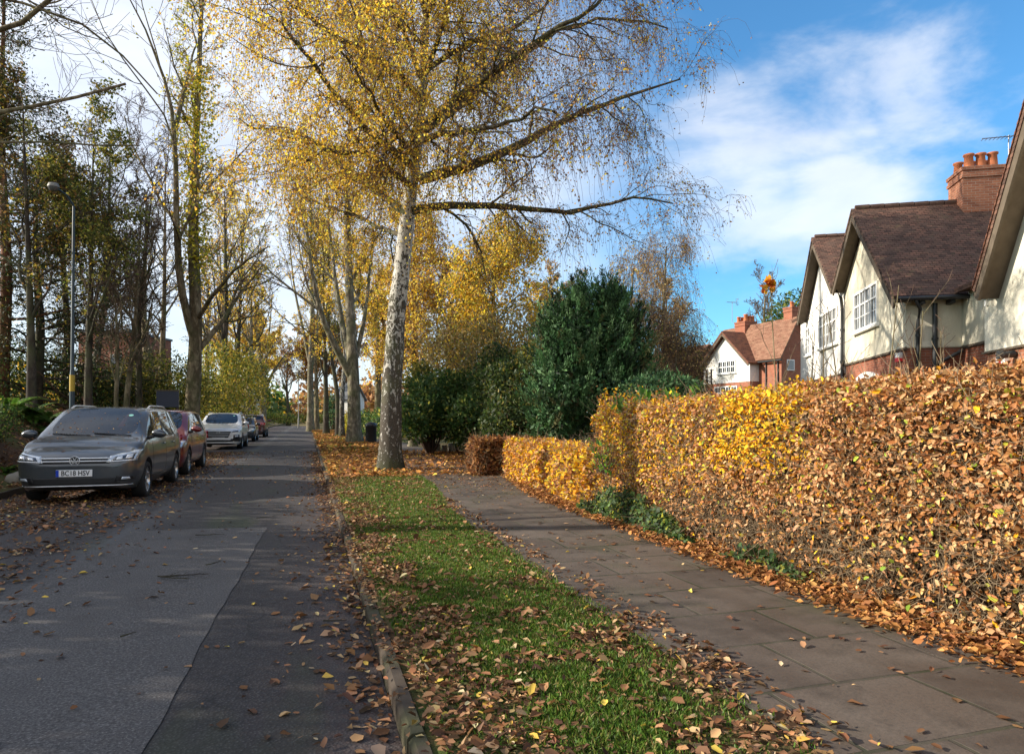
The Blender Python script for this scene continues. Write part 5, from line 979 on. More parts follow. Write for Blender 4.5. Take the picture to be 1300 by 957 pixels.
# ---------- cars
def paint(name, col, metal=.55, rough=.3, dust=.25):
    t = NT(name); o = t.obj(); fl = t.noise(o, 500, 1, .5); c = t.mix(fl, tuple(x*.8 for x in col), tuple(min(1,x*1.25) for x in col))
    d = t.ramp(t.noise(o, 3, 5, .6), [(.4,0.),(.8,dust)]); c = t.mix(d, c, (.16,.14,.11)); z = t.n('ShaderNodeSeparateXYZ', i_Vector=o).outputs[2]
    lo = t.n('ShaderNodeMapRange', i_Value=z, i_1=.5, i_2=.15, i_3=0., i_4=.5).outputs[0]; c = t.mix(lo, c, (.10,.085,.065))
    return t.done(t.princ(c, rough, .5, metal, coat=.9))
M['cpgrey'] = paint('paint_grey', (.048,.057,.068), .3); M['cpred'] = paint('paint_red', (.16,.009,.009), .15); M['cpsilver'] = paint('paint_silver', (.86,.87,.88), .0, .3)
M['cpdark'] = paint('paint_dark_blue', (.03,.04,.055), .5); M['cpdred'] = paint('paint_dark_red', (.07,.012,.014), .4); M['cpteal'] = paint('paint_pale_blue', (.35,.52,.55), .4)
t = NT('car_glass'); tr = t.n('ShaderNodeBsdfTransparent'); tr.inputs['Color'].default_value = (.34,.38,.38,1); gl = t.n('ShaderNodeBsdfGlossy'); gl.inputs['Color'].default_value = (1,1,1,1); gl.inputs['Roughness'].default_value = .02
fr = t.n('ShaderNodeFresnel'); fr.inputs['IOR'].default_value = 1.75; ms = t.n('ShaderNodeMixShader'); t.link(fr.outputs[0], ms.inputs[0]); t.link(tr.outputs[0], ms.inputs[1]); t.link(gl.outputs[0], ms.inputs[2]); M['carglass'] = t.done(ms.outputs[0])
M['seatcloth'] = plain('seat_cloth', (.035,.035,.038), .9, .2)
M['rubber'] = plain('tyre_rubber', (.018,.018,.018), .8, .3, bump=.3, scale=30); M['plastic'] = plain('black_plastic', (.014,.014,.015), .45, .4); M['alloy'] = plain('alloy', (.42,.43,.45), .3, .6, .9)
M['chrome'] = plain('chrome', (.78,.79,.80), .28, .8, .55, var=.02); M['headlamp'] = plain('headlamp_lens', (.55,.60,.66), .1, .9, .25, var=.4, scale=14, coat=1.); M['lampdark'] = plain('headlamp_inner', (.05,.055,.065), .15, .8, .3, coat=1.)
M['tail'] = plain('tail_lamp', (.40,.01,.01), .12, .8, coat=1.); M['amber'] = plain('amber', (.6,.22,.03), .2, .6); M['platew'] = plain('plate_white', (.80,.80,.80), .4, .4, var=.02); M['platey'] = plain('plate_yellow', (.75,.55,.05), .4, .4, var=.02); M['plateblue'] = plain('plate_blue', (.01,.05,.45), .4, .4); M['ink'] = plain('plate_ink', (.01,.01,.01), .5, .3)
M['disc'] = plain('tax_disc', (.25,.55,.48), .5, .3)
def text_mesh(body, size, mat, name, parent, loc, rot, sx=1.):
    cu = bpy.data.curves.new(name, 'FONT'); cu.body = body; cu.size = size; cu.align_x = 'CENTER'; cu.align_y = 'CENTER'; cu.extrude = .0012; cu.offset = .0016
    tmp = bpy.data.objects.new('tmp', cu); COL.objects.link(tmp); dg = bpy.context.evaluated_depsgraph_get(); me = bpy.data.meshes.new_from_object(tmp.evaluated_get(dg)); bpy.data.objects.remove(tmp); bpy.data.curves.remove(cu)
    me.materials.clear(); me.materials.append(mat); o = bpy.data.objects.new(name, me); COL.objects.link(o); o.parent = parent; o.location = loc; o.rotation_euler = rot; o.scale = (sx,1,1); return o
def make_car(label, t_, s_, S, group='cars parked along the left kerb', detail=2, flip=False, rz=None, cat='car'):
    """S: L, W, H, wheel x positions, hood etc. Car frame: +x forward, +y left"""
    L, Wd, H, pm = S['L'], S['W'], S['H'], S['paint']; xf, xr = L/2, -L/2; hw = Wd/2
    zb, zs = .20, .26                          # underside, sill
    zh0, zh1, zc = S['zn'], S['zh'], S['zc']   # nose top, mid bonnet, cowl
    belt = S['belt']; xc, xt = S['xc'], S['xt']; xrt, xrb = S['xrt'], S['xrb']; rt = H-.03; rw = hw*S.get('rw',.74)
    def sec(x, w, bot, low, mid, sh, gt, re_, we, top, wsh=.97, wg=None):
        wg = wg or re_[0]
        return [(x,0,bot),(x,w*.86,bot),(x,w*.97,low),(x,w,mid),(x,w*.995,(mid+sh)/2+.04),(x,w*wsh,sh),(x,gt[0],gt[1]),(x,re_[0],re_[1]),(x,we[0],we[1]),(x,0,top)]
    def hood(x, w, bot, z, sh, low=.36, mid=.56):
        return sec(x, w, bot, low, mid, sh, (w*.93, sh+(z-sh)*.45), (w*.86, sh+(z-sh)*.72), (w*.66, z-.012), z, .985)
    def cab(x, w, top, k=1., b=None, rww=None):
        b = b or belt; rr = rww or rw; g = b+(top-b)*.84*k
        return sec(x, w, zb, .34, .58, b, (rr+.035, g), (rr, top-.055), (rr*.88, top-.012), top, .955)
    st = [hood(xf-.02, hw*.56, .30, zh0-.16, zh0-.22, .40, .50), hood(xf-.045, hw*.74, .27, zh0-.08, zh0-.14, .37, .5), hood(xf-.13, hw*.90, .235, zh0, zh0-.06), hood(xf-.30, hw*.975, .21, zh0+(zh1-zh0)*.45, zh0-.0), hood(xf-.55, hw*.995, zb, zh0+(zh1-zh0)*.75, zh0+.035),
          hood((xf+xc)/2-.1, hw, zb, zh1, (zh1+belt)/2-.035), hood(xc+.12, hw, zb, zc, belt-.015)]
    iw0 = len(st)
    # cowl: the screen starts here
    st.append(sec(xc, hw, zb, .34, .58, belt, (hw*.935, belt+.025), (hw*.885, belt+.05), (hw*.80, zc+.015), zc+.03, .955))
    xm = (xc+xt)/2; fm = .56; st.append(cab(xm, hw, zc+(rt-zc)*fm, .95, belt+.005, rw+(hw*.885-rw)*.42)); iw1 = len(st)
    st.append(cab(xt, hw, rt-.005, 1., belt+.01, rw+.01)); st.append(cab(xt-.12, hw, rt+.01, 1., belt+.012))
    seg = S['pillars']                         # x of B, C pillar centres
    pf = []
    for px in seg: pf.append(len(st)); st.append(cab(px+.045, hw, H, 1., belt+.02)); st.append(cab(px-.045, hw, H, 1., belt+.022))
    st.append(cab(xrt+.22, hw*.995, H-.02, 1., belt+.04)); ilast = len(st)-1
    st.append(cab(xrt, hw*.985, H-.05, 1., belt+.05, rw*.97)); irt = len(st)-1
    st.append(sec(xrb+.10, hw*.965, .24, .36, .58, belt+.03, (hw*.90, belt+.09), (hw*.86, belt+.12), (hw*.74, belt+.16), belt+.17, .97)); 
    st.append(sec(xrb+.02, hw*.94, .25, .37, .58, belt-.10, (hw*.91, belt-.05), (hw*.88, belt-.02), (hw*.74, belt+.0), belt+.01, .985))
    st.append(sec(xrb-.03, hw*.88, .28, .40, .58, belt-.22, (hw*.84, belt-.2), (hw*.80, belt-.19), (hw*.66, belt-.18), belt-.17, .98))
    K = 10; V = []; Fc = []; Mi = []
    for s in st:
        for p in s: V.append(p)
        for p in s[-2:0:-1]: V.append((p[0],-p[1],p[2]))
    NR = 2*K-2
    def ring(i, j): return i*NR+(j % NR)
    for i in range(len(st)-1):
        for j in range(NR):
            jj = j if j < K-1 else NR-1-j       # strip index on the half section
            m = 0
            if jj == 5:                         # side glass strip (belt to glass top)
                if iw0 <= i < ilast+0 and not any(i == p for p in pf): m = 1
                if any(i == p for p in pf): m = 2
                if i == iw0: m = 1
                if i == ilast: m = 1 if S.get('rearq', True) else 0
            if jj >= 8 and i in (iw0, iw1-1): m = 3
            if jj >= 8 and i == irt: m = 4
            if jj == 0 or (jj == 1 and i > 3): m = 2 if jj == 0 else (2 if S.get('clad') else 0)
            if jj == 2 and S.get('clad'): m = 2
            Fc.append((ring(i,j), ring(i,j+1), ring(i+1,j+1), ring(i+1,j))); Mi.append(m)
    for e, fl in ((0, 0), (len(st)-1, 1)):
        for j in range(K-1):
            a, b_, c, d = ring(e,j), ring(e,j+1), ring(e,-(j+1)), ring(e,-j)
            q = (a,b_,c,d) if j not in (0, K-2) else ((a,b_,c) if j == 0 else (a,b_,d))
            if j == K-2: q = (ring(e,j), ring(e,j+1), ring(e,-j))
            Fc.append(q if fl else q[::-1]); Mi.append(0)
    me = bpy.data.meshes.new('body'); me.from_pydata(V, [], Fc); me.polygons.foreach_set('material_index', Mi)
    bm = bmesh.new(); bm.from_mesh(me); bmesh.ops.recalc_face_normals(bm, faces=bm.faces)
    cl = bm.edges.layers.float.new('crease_edge')
    for e in bm.edges:
        ms = {f.material_index for f in e.link_faces}
        if len(ms) > 1 and (ms & {1,3,4}): e[cl] = .93
        elif len(ms) > 1: e[cl] = .5
    bm.to_mesh(me); bm.free()
    for m in (M[pm], M['carglass'], M['plastic'], M['carglass'], M['carglass']): me.materials.append(m)
    tmp = bpy.data.objects.new('tmp', me); COL.objects.link(tmp); sb = tmp.modifiers.new('s', 'SUBSURF'); sb.levels = 3 if detail > 1 else 2; sb.render_levels = sb.levels
    wr = S['wr']; cut = MB()
    for wx in (S['wf'], S['wb']):
        for sg in (1,-1): y0, y1 = sorted((sg*(hw-.26), sg*(hw+.2))); n = 28; cut.lathe([(0,y0),(wr+.055,y0),(wr+.055,y1),(0,y1)], (wx,0,wr+.015), n, axis='y', sm=False)
    co = cut.build('cut', M['plastic']); bl = tmp.modifiers.new('b', 'BOOLEAN'); bl.object = co; bl.operation = 'DIFFERENCE'; bl.solver = 'EXACT'
    try: bl.material_mode = 'TRANSFER'
    except Exception: pass
    dg = bpy.context.evaluated_depsgraph_get(); ev = bpy.data.meshes.new_from_object(tmp.evaluated_get(dg))
    for o in (tmp, co): bpy.data.objects.remove(o)
    ev.polygons.foreach_set('use_smooth', [True]*len(ev.polygons))
    bvh = BVHTree.FromPolygons([v.co.copy() for v in ev.vertices], [tuple(p.vertices) for p in ev.polygons])
    loc = W(t_, s_, S.get('z', .03)); rz0 = (math.atan2(-.9578,.2873) if not flip else math.atan2(.9578,-.2873)) if rz is None else rz
    root = empty('parked_car', loc, rz0, label, cat, group)
    # part the surface into painted body and its windows
    names = {0:'body', 1:'side_window', 3:'windscreen', 4:'rear_window'}
    mi = np.array([p.material_index for p in ev.polygons]); mname = [m.name if m else '' for m in ev.materials]
    if detail > 1 and 'plastic' not in ''.join(mname): pass
    bodyob = None
    for key, nm in names.items():
        bm = bmesh.new(); bm.from_mesh(ev); keep = {0:(0,2,5,6)}.get(key, (key,))
        bmesh.ops.delete(bm, geom=[f for f in bm.faces if f.material_index not in keep], context='FACES')
        if not bm.faces: bm.free(); continue
        if key == 1:
            # separate left and right, and each pane
            isl = []; seen = set()
            for f in bm.faces:
                if f in seen: continue
                comp = []; stk = [f]; seen.add(f)
                while stk:
                    g = stk.pop(); comp.append(g)
                    for e in g.edges:
                        for h_ in e.link_faces:
                            if h_ not in seen: seen.add(h_); stk.append(h_)
                isl.append(comp)
            for comp in isl:
                if len(comp) < 6: continue
                vs = {v: i for i, v in enumerate({v for f in comp for v in f.verts})}; m2 = bpy.data.meshes.new(nm); inv = [None]*len(vs)
                for v, i in vs.items(): inv[i] = tuple(v.co)
                m2.from_pydata(inv, [], [tuple(vs[v] for v in f.verts) for f in comp]); m2.materials.append(M['carglass']); m2.polygons.foreach_set('use_smooth', [True]*len(m2.polygons))
                o = bpy.data.objects.new(nm, m2); COL.objects.link(o); o.parent = root
            bm.free(); continue
        m2 = bpy.data.meshes.new(nm); bm.to_mesh(m2); bm.free(); [m2.materials.append(x) for x in ev.materials]; o = bpy.data.objects.new(nm, m2); COL.objects.link(o); o.parent = root
        if key: 
            m2.materials.clear(); m2.materials.append(M['carglass']); m2.polygons.foreach_set('material_index', [0]*len(m2.polygons))
        else:
            bodyob = o
            for i, mm in enumerate(m2.materials):
                if mm is None: m2.materials[i] = M['plastic']
    def hit(o_, d_):
        r_ = bvh.ray_cast(Vector(o_), Vector(d_)); return r_[0], r_[1]
    def patch(name, corners, mat, axis='x', sg=1, off=.006, nu=8, nv=4, parent=None, th=.012, rnd=0., par=None):
        """corners (a,b) x4 in the plane seen along the axis: axis x -> (y,z), y -> (x,z), z -> (x,y)"""
        c = np.array(corners, float); G = []
        for v in range(nv+1):
            for u in range(nu+1):
                a, b = u/nu, v/nv; p = (c[0]*(1-a)+c[1]*a)*(1-b)+(c[3]*(1-a)+c[2]*a)*b
                if axis == 'x': h_, n_ = hit((sg*5,p[0],p[1]), (-sg,0,0)); alt = Vector((sg*(L/2-.1),p[0],p[1])); dn = Vector((sg,0,0))
                elif axis == 'y': h_, n_ = hit((p[0],sg*3,p[1]), (0,-sg,0)); alt = Vector((p[0],sg*hw*.97,p[1])); dn = Vector((0,sg,0))
                else: h_, n_ = hit((p[0],p[1],3), (0,0,-1)); alt = Vector((p[0],p[1],1)); dn = Vector((0,0,1))
                if h_ is None: h_ = alt; n_ = dn
                if n_.dot(dn) < 0: n_ = -n_
                G.append((h_+n_*off, h_-n_*th))
        V_ = [g[0] for g in G]+[g[1] for g in G]; N_ = len(G); F_ = [(v*(nu+1)+u, v*(nu+1)+u+1, (v+1)*(nu+1)+u+1, (v+1)*(nu+1)+u) for v in range(nv) for u in range(nu)]
        bd = [u for u in range(nu+1)]+[(v*(nu+1)+nu) for v in range(1,nv+1)]+[nv*(nu+1)+u for u in range(nu-1,-1,-1)]+[v*(nu+1) for v in range(nv-1,0,-1)]
        F_ += [(bd[i], N_+bd[i], N_+bd[(i+1)%len(bd)], bd[(i+1)%len(bd)]) for i in range(len(bd))]
        m = MB(); m.add(V_, F_, 0, False); o = m.build(name, M[mat], par or root)
        for k, pl in enumerate(o.data.polygons): pl.use_smooth = k < nu*nv
        return o
    # wheels
    def wheel(wx, sg):
        y1 = sg*(hw-.015); wd = .215; y0 = y1-sg*wd; c = (wx,0,wr); m = MB()
        m.lathe([(wr*.66,y0),(wr*.93,y0),(wr,y0+sg*.03),(wr,y1-sg*.03),(wr*.94,y1),(wr*.70,y1+sg*.004),(wr*.66,y1-sg*.012)], (wx,0,wr), 36, axis='y'); ty = m.build('tyre', M['rubber'], None)
        r_ = MB(); r_.lathe([(wr*.68,y1-sg*.004),(wr*.665,y1-sg*.01),(wr*.61,y1-sg*.02),(wr*.60,y1-sg*.10)], (wx,0,wr), 36, axis='y')
        ns = S.get('spokes',5)
        for k in range(ns*2):
            a = k//2*2*math.pi/ns+(.16 if k%2 else -.16)+.3; ca, sa = math.cos(a), math.sin(a); w2 = wr*.05
            pts = []
            for rr_, yy, ww in ((wr*.13, y1-sg*.035, 1.0),(wr*.63, y1-sg*.012, 1.25)):
                cx_, cz_ = wx+ca*rr_, wr+sa*rr_
                pts += [(cx_-sa*w2*ww, yy, cz_+ca*w2*ww),(cx_+sa*w2*ww, yy, cz_-ca*w2*ww),(cx_+sa*w2*ww, yy-sg*.03, cz_-ca*w2*ww),(cx_-sa*w2*ww, yy-sg*.03, cz_+ca*w2*ww)]
            r_.add(pts, [(0,1,5,4),(1,2,6,5),(2,3,7,6),(3,0,4,7)])
        r_.lathe([(0,y1-sg*.02),(wr*.10,y1-sg*.022),(wr*.17,y1-sg*.035),(wr*.17,y1-sg*.06)], (wx,0,wr), 20, axis='y')
        rim = r_.build('rim', M['alloy'], None); b_ = MB(); b_.lathe([(0,y1-sg*.085),(wr*.6,y1-sg*.085),(wr*.6,y1-sg*.11)], (wx,0,wr), 24, axis='y'); bk = b_.build('brake_disc', M['plastic'], None)
        e = bpy.data.objects.new('wheel', None); COL.objects.link(e); e.parent = root; e.empty_display_size = .1
        for o in (ty, rim, bk): o.parent = e
    for wx in (S['wf'], S['wb']):
        for sg in (1,-1): wheel(wx, sg)
    # wheel housings and floor so that nothing shows through
    m = MB(); m.box((xr+.35,-hw+.28,.21),(xf-.35,hw-.28,.5)); m.build('underbody', M['plastic'], root)
    for sx_ in ((xc-.95), (xc-1.85)):
        for sy in (.37,-.37):
            q = MB(); q.box((sx_-.25,sy-.24,.42),(sx_+.25,sy+.24,.60)); q.slab([(sx_-.22,sy-.23,.58),(sx_-.22,sy+.23,.58),(sx_-.36,sy+.20,1.12),(sx_-.36,sy-.20,1.12)], .12); se = q.build('car_seat', M['seatcloth'], root, bevel=.03)
            q = MB(); q.box((sx_-.40,sy-.12,min(1.17,H-.35)),(sx_-.30,sy+.12,min(1.34,H-.16))); q.build('headrest', M['seatcloth'], se, bevel=.03)
    q = MB(); q.slab([(xc-.55,-hw*.80,belt-.10),(xc-.02,-hw*.76,belt-.07),(xc-.02,hw*.76,belt-.07),(xc-.55,hw*.80,belt-.10)], .2); q.build('dashboard', M['seatcloth'], root)
    q = MB(); q.tube([(xc-.60+.05*math.sin(a),-.37+.18*math.cos(a),belt-.05+.17*math.sin(a)) for a in [k*math.pi/8 for k in range(17)]], .014, 6, cap=False); q.build('steering_wheel', M['plastic'], root)
    # mirrors
    for sg in (1,-1):
        bm = bmesh.new(); bmesh.ops.create_icosphere(bm, subdivisions=3, radius=1)
        for v in bm.verts:
            x, y, z = v.co; x = max(x, -.55); v.co = Vector((xc-.22+x*.085, sg*(hw+.11)+y*.125, belt+.10+z*.075-.01*y*sg))
        m2 = bpy.data.meshes.new('wing_mirror'); bm.to_mesh(m2); bm.free(); m2.polygons.foreach_set('use_smooth', [True]*len(m2.polygons)); m2.materials.append(M[pm]); o = bpy.data.objects.new('wing_mirror', m2); COL.objects.link(o); o.parent = root
        a = MB(); a.tube([(xc-.20,sg*(hw-.07),belt+.02),(xc-.21,sg*(hw+.03),belt+.05)], [.035,.03], 8); a.build('mirror_arm', M['plastic'], o)
    zz = S['front']; fy = S.get('fy', 1.)
    # headlights, grille, intakes, plate
    for sg in (1,-1):
        hl = patch('headlight', [(sg*a,b) for a,b in zz['lamp']], 'headlamp', off=.010, nu=12, nv=5)
        if detail > 1:
            patch('lamp_inner', [(sg*a,b) for a,b in zz['lampin']], 'lampdark', off=.014, nu=6, nv=3, par=hl)
            for q in zz.get('lampbar', []): patch('lamp_element', [(sg*a,b) for a,b in q], 'chrome', off=.018, nu=6, nv=2, par=hl)
    g = patch('grille', zz['grille'], 'plastic', off=.006, nu=16, nv=4)
    for q in zz['bars']: patch('grille_bar', q, 'chrome', off=.018, nu=20, nv=1, par=g)
    patch('lower_intake', zz['intake'], 'plastic', off=.012, nu=28, nv=8, th=.03)
    if detail > 1:
        for q in zz.get('strips', []): patch('bumper_strip', q, 'chrome', off=.012, nu=18, nv=1)
        for sg in (1,-1):
            fg = patch('fog_light_housing', [(sg*a,b) for a,b in zz['fog']], 'plastic', off=.014, nu=8, nv=5, th=.03); patch('fog_light', [(sg*a,b) for a,b in zz['fogin']], 'headlamp', off=.024, nu=4, nv=3, par=fg)
        for q in zz.get('seams', []): patch('panel_gap', q, 'ink', off=.0015, nu=14, nv=1, th=.002)
    pz = zz['platez']; h_, n_ = hit((5,0,pz), (-1,0,0)); px = (h_.x if h_ else xf)+.022
    m = MB(); m.box((px-.02,-.26,pz-.056),(px,.26,pz+.056)); pl = m.build('number_plate', M['platew' if not flip or True else 'platey'], root, bevel=.004)
    if S.get('plate'):
        m = MB(); m.box((px-.001,-.258,pz-.053),(px+.0015,-.215,pz+.053)); m.build('blue_strip', M['plateblue'], pl)
        text_mesh(S['plate'], .112, M['ink'], 'plate_characters', pl, (px+.0015, .02, pz-.002), (R(90),0,R(90)), .84)
    # badge
    h_, n_ = hit((5,0,zz['badgez']), (-1,0,0)); bx_ = (h_.x if h_ else xf)+.022
    if zz['badge'] == 'round':
        rr_ = .076; m = MB(); m.lathe([(rr_-.009,-.006),(rr_-.009,.006),(rr_,.006),(rr_,-.02),(rr_-.009,-.02)], (0,0,0), 32); m.lathe([(0,-.004),(rr_-.008,-.004)], (0,0,0), 32, m=1)
        def stroke(p, q, w_=.008):
            d = Vector((q[0]-p[0], q[1]-p[1])).normalized(); n__ = Vector((-d.y, d.x))*w_*.5; a_ = [(p[0]+n__.x,p[1]+n__.y),(p[0]-n__.x,p[1]-n__.y),(q[0]-n__.x,q[1]-n__.y),(q[0]+n__.x,q[1]+n__.y)]
            m.add([(x,y,.005) for x,y in a_]+[(x,y,-.004) for x,y in a_], [(0,1,2,3),(7,6,5,4),(0,4,5,1),(1,5,6,2),(2,6,7,3),(3,7,4,0)])
        stroke((-.026,.053),(-.0,.006)); stroke((.026,.053),(.0,.006)); stroke((-.052,.028),(-.022,-.052)); stroke((-.022,-.052),(.0,-.004)); stroke((.0,-.004),(.022,-.052)); stroke((.022,-.052),(.052,.028))
        o = m.build('badge', [M['chrome'], M['plateblue']], root); o.data.materials[1] = M['lampdark']
    else:
        m = MB(); n = 28; m.add([(.075*math.cos(k*2*math.pi/n), .042*math.sin(k*2*math.pi/n), .004) for k in range(n)]+[(.062*math.cos(k*2*math.pi/n), .031*math.sin(k*2*math.pi/n), .004) for k in range(n)]+[(.075*math.cos(k*2*math.pi/n), .042*math.sin(k*2*math.pi/n), -.02) for k in range(n)],
            [(k,(k+1)%n,n+(k+1)%n,n+k) for k in range(n)]+[(k,(k+1)%n,2*n+(k+1)%n,2*n+k) for k in range(n)])
        for x0, x1 in ((-.034,-.026),(.026,.034)): m.add([(x0,-.03,.005),(x1,-.026,.005),(x1+.014,.026,.005),(x0+.014,.022,.005)], [(0,1,2,3)])
        m.add([(-.03,-.006,.005),(.03,.002,.005),(.03,.010,.005),(-.03,.002,.005)], [(0,1,2,3)]); o = m.build('badge', [M['chrome']], root)
    o.location = (bx_,0,zz['badgez']); o.rotation_euler = (R(90),0,R(90))
    # side detail: door gaps, handles, sill trim
    for sg in (1,-1):
        for px_ in S['doors']: patch('door_gap', [(px_-.006,.36),(px_+.006,.36),(px_+.006,belt-.02),(px_-.006,belt-.02)], 'ink', 'y', sg, .0015, 1, 10, th=.002)
        patch('sill_gap', [(S['wb']+.45,.355),(S['wf']-.45,.355),(S['wf']-.45,.365),(S['wb']+.45,.365)], 'ink', 'y', sg, .0015, 12, 1, th=.002)
        for px_ in S['handles']: patch('door_handle', [(px_-.10,belt-.13),(px_+.10,belt-.13),(px_+.10,belt-.10),(px_-.10,belt-.10)], pm, 'y', sg, .03, 4, 2)
        patch('tail_light', [(xr+.05,belt-.22),(xr+.30,belt-.18),(xr+.26,belt+.0),(xr+.08,belt+.0)], 'tail', 'y', sg, .01, 6, 4)
        patch('tail_light', [(sg*hw*.55,belt-.20),(sg*hw*.90,belt-.20),(sg*hw*.90,belt-.02),(sg*hw*.6,belt-.02)], 'tail', 'x', -1, .012, 6, 4)
        if S.get('rails'):
            y = sg*(rw-.05); zt = []
            for k in range(9):
                x = xt-.25+(xrt+.2-xt+.25)*k/8; h_, _ = hit((x,y,3), (0,0,-1)); zt.append((x, y, (h_.z if h_ else H)+(.045 if 0 < k < 8 else .0)))
            m = MB(); m.tube(zt, .016, 8); m.build('roof_rail', M['chrome'], root)
    patch('rear_bumper_trim', [(-hw*.7,.38),(hw*.7,.38),(hw*.7,.46),(-hw*.7,.46)], 'plastic', 'x', -1, .01, 10, 2)
    h_, _ = hit((-5,0,.72), (1,0,0)); rx = (h_.x if h_ else xr)-.02; m = MB(); m.box((rx,-.26,.67),(rx+.02,.26,.78)); m.build('number_plate', M['platey'], root)
    # wipers
    if detail > 1:
        for y0, y1 in ((.62,.02),(-.02,-.62)):
            pts = []
            for k in range(7):
                a = k/6; y = y0+(y1-y0)*a; x = xc+.02-.07*a; h_, _ = hit((x,y,3), (0,0,-1)); pts.append((x,y,(h_.z if h_ else zc)+.012))
            m = MB(); m.tube(pts, .009, 6); m.build('wiper', M['plastic'], root)
        # parking disc behind the screen and leaves that have fallen on the car
        h_, n_ = hit((xc-.62,.48,3), (0,0,-1))
        if h_: m = MB(); m.lathe([(0,.001),(.04,.001)], (0,0,0), 18); o = m.build('parking_disc', M['disc'], root); o.location = h_+n_*.004; o.rotation_euler = n_.to_track_quat('Z','Y').to_euler()
    return root, hit
vwf = dict(lamp=[(.45,.675),(.86,.70),(.89,.875),(.50,.785)], lampin=[(.52,.70),(.82,.725),(.84,.825),(.57,.762)], lampbar=[[(.59,.716),(.68,.722),(.68,.775),(.61,.76)],[(.72,.73),(.81,.74),(.81,.80),(.74,.785)],[(.47,.683),(.86,.706),(.86,.716),(.47,.694)]],
  grille=[(-.50,.665),(.50,.665),(.50,.765),(-.50,.765)], bars=[[(-.50,.738),(.50,.738),(.50,.752),(-.50,.752)],[(-.50,.694),(.50,.694),(.50,.706),(-.50,.706)]], intake=[(-.66,.335),(.66,.335),(.60,.435),(-.60,.435)],
  strips=[[(-.80,.300),(.80,.300),(.80,.313),(-.80,.313)]], fog=[(.58,.37),(.84,.40),(.82,.455),(.60,.455)], fogin=[(.66,.395),(.78,.405),(.77,.44),(.68,.44)], seams=[[(-.86,.60),(.86,.60),(.86,.605),(-.86,.605)]], platez=.515, badgez=.715, badge='round')
touran = dict(L=4.52, W=1.83, H=1.64, paint='cpgrey', zn=.80, zh=.99, zc=1.08, belt=1.03, xc=1.28, xt=.40, xrt=-1.85, xrb=-2.18, pillars=(-.28,-1.18), wr=.325, wf=1.36, wb=-1.42, doors=(.92,-.26,-1.2), handles=(-.08,-1.0), rails=True, plate='BC18 HSV', front=vwf, rw=.76, spokes=5)
tf = W(-4.03, 15.05)
c1, hit1 = make_car('dark grey people carrier with roof rails and front plate BC18 HSV, nearest in the row', -4.03, 15.05, touran)
rf = dict(vwf); rf.update(badge='oval', badgez=.72, platez=.50, strips=[], lamp=[(.48,.68),(.82,.70),(.86,.86),(.60,.80)])
make_car('dark red people carrier parked between the grey and the silver cars', -4.08, 19.95, dict(touran, L=4.35, W=1.78, H=1.63, paint='cpred', wf=1.30, wb=-1.32, xc=1.2, xt=.35, xrt=-1.75, xrb=-2.08, plate=None, rails=False, front=rf, spokes=6), detail=1)
tuf = dict(lamp=[(.50,.76),(.88,.80),(.88,.88),(.52,.83)], lampin=[(.56,.77),(.8,.80),(.8,.85),(.58,.82)], grille=[(-.40,.54),(.40,.54),(.52,.82),(-.52,.82)], bars=[[(-.42,.60),(.42,.60),(.42,.618),(-.42,.618)],[(-.44,.66),(.44,.66),(.44,.678),(-.44,.678)],[(-.47,.72),(.47,.72),(.47,.738),(-.47,.738)],[(-.50,.80),(.50,.80),(.51,.82),(-.51,.82)]],
  intake=[(-.6,.36),(.6,.36),(.55,.44),(-.55,.44)], strips=[[(-.7,.30),(.7,.30),(.6,.335),(-.6,.335)]], fog=[(.60,.50),(.84,.52),(.84,.68),(.62,.66)], fogin=[(.66,.56),(.80,.57),(.80,.65),(.67,.64)], seams=[], platez=.50, badgez=.77, badge='oval')
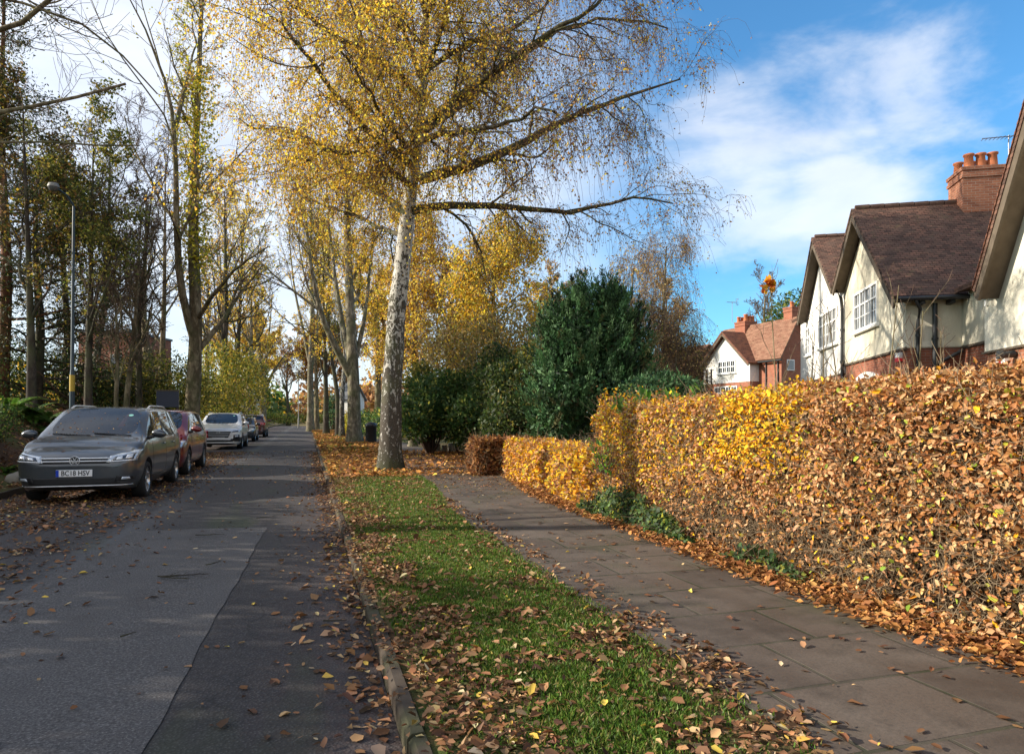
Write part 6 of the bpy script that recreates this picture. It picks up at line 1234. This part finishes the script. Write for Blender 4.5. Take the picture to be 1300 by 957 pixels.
suv = dict(touran, L=4.48, W=1.86, H=1.65, paint='cpsilver', zn=.90, zh=1.06, zc=1.13, belt=1.08, xc=1.12, xt=.30, xrt=-1.75, xrb=-2.12, wr=.35, wf=1.33, wb=-1.34, pillars=(-.32,-1.2), plate='KY19 VHN', front=tuf, clad=True, doors=(.85,-.3,-1.15))
suv['plate'] = None
make_car('silver sport utility car with wide slatted grille, third in the row', -4.12, 34.6, suv, detail=2)
sm = dict(touran, L=3.95, W=1.70, H=1.47, paint='cpdark', zn=.72, zh=.90, zc=.98, belt=.94, xc=1.0, xt=.22, xrt=-1.45, xrb=-1.88, wr=.30, wf=1.20, wb=-1.24, pillars=(-.3,-1.1), rails=False, plate=None, front=dict(rf, lamp=[(.46,.62),(.78,.66),(.80,.78),(.56,.72)], grille=[(-.4,.60),(.4,.60),(.4,.68),(-.4,.68)], bars=[[(-.4,.64),(.4,.64),(.4,.65),(-.4,.65)]], badgez=.655, platez=.45), doors=(.8,-.3), handles=(-.15,))
make_car('small dark car with low roof, fourth in the row', -4.15, 44.2, sm, detail=1)
make_car('black and dark red sport utility car at the far end of the row', -4.15, 53.5, dict(suv, paint='cpdred', plate=None), detail=1, flip=True)
make_car('pale blue car parked off the road behind the far trunks', 5.9, 58, dict(sm, paint='cpteal'), detail=1, rz=2.6, group='cars parked on driveways')
# leaves lying on the grey car
cm = c1.matrix_basis if False else Matrix.Translation(c1.location) @ Matrix.Rotation(c1.rotation_euler.z, 4, 'Z'); pos = []; nr = []
for k in range(420):
    x, y = random.uniform(-.2, 2.0), random.uniform(-.82, .82)
    if random.random() > (.9 if .95 < x < 1.5 else .25): continue
    h_, n_ = hit1((x,y,3), (0,0,-1))
    if h_ and n_.z > .3: pos.append(cm @ (h_+n_*.006)); nr.append(cm.to_3x3() @ n_)
pos = np.array(pos); nr = np.array(nr); N = len(pos); d = unit(np.cross(nr, rand_dirs(N))); V, Fc = leafquads(pos, d, nr, .028*rng.uniform(.5,1.5,N), .6)
o = mesh_obj('fallen_leaves', V, [Fc], M['dryleaf'], col=pick(LITTER, N)); tag(o, 'small leaves scattered over the bonnet and screen of the grey people carrier', 'leaves', kind='stuff')
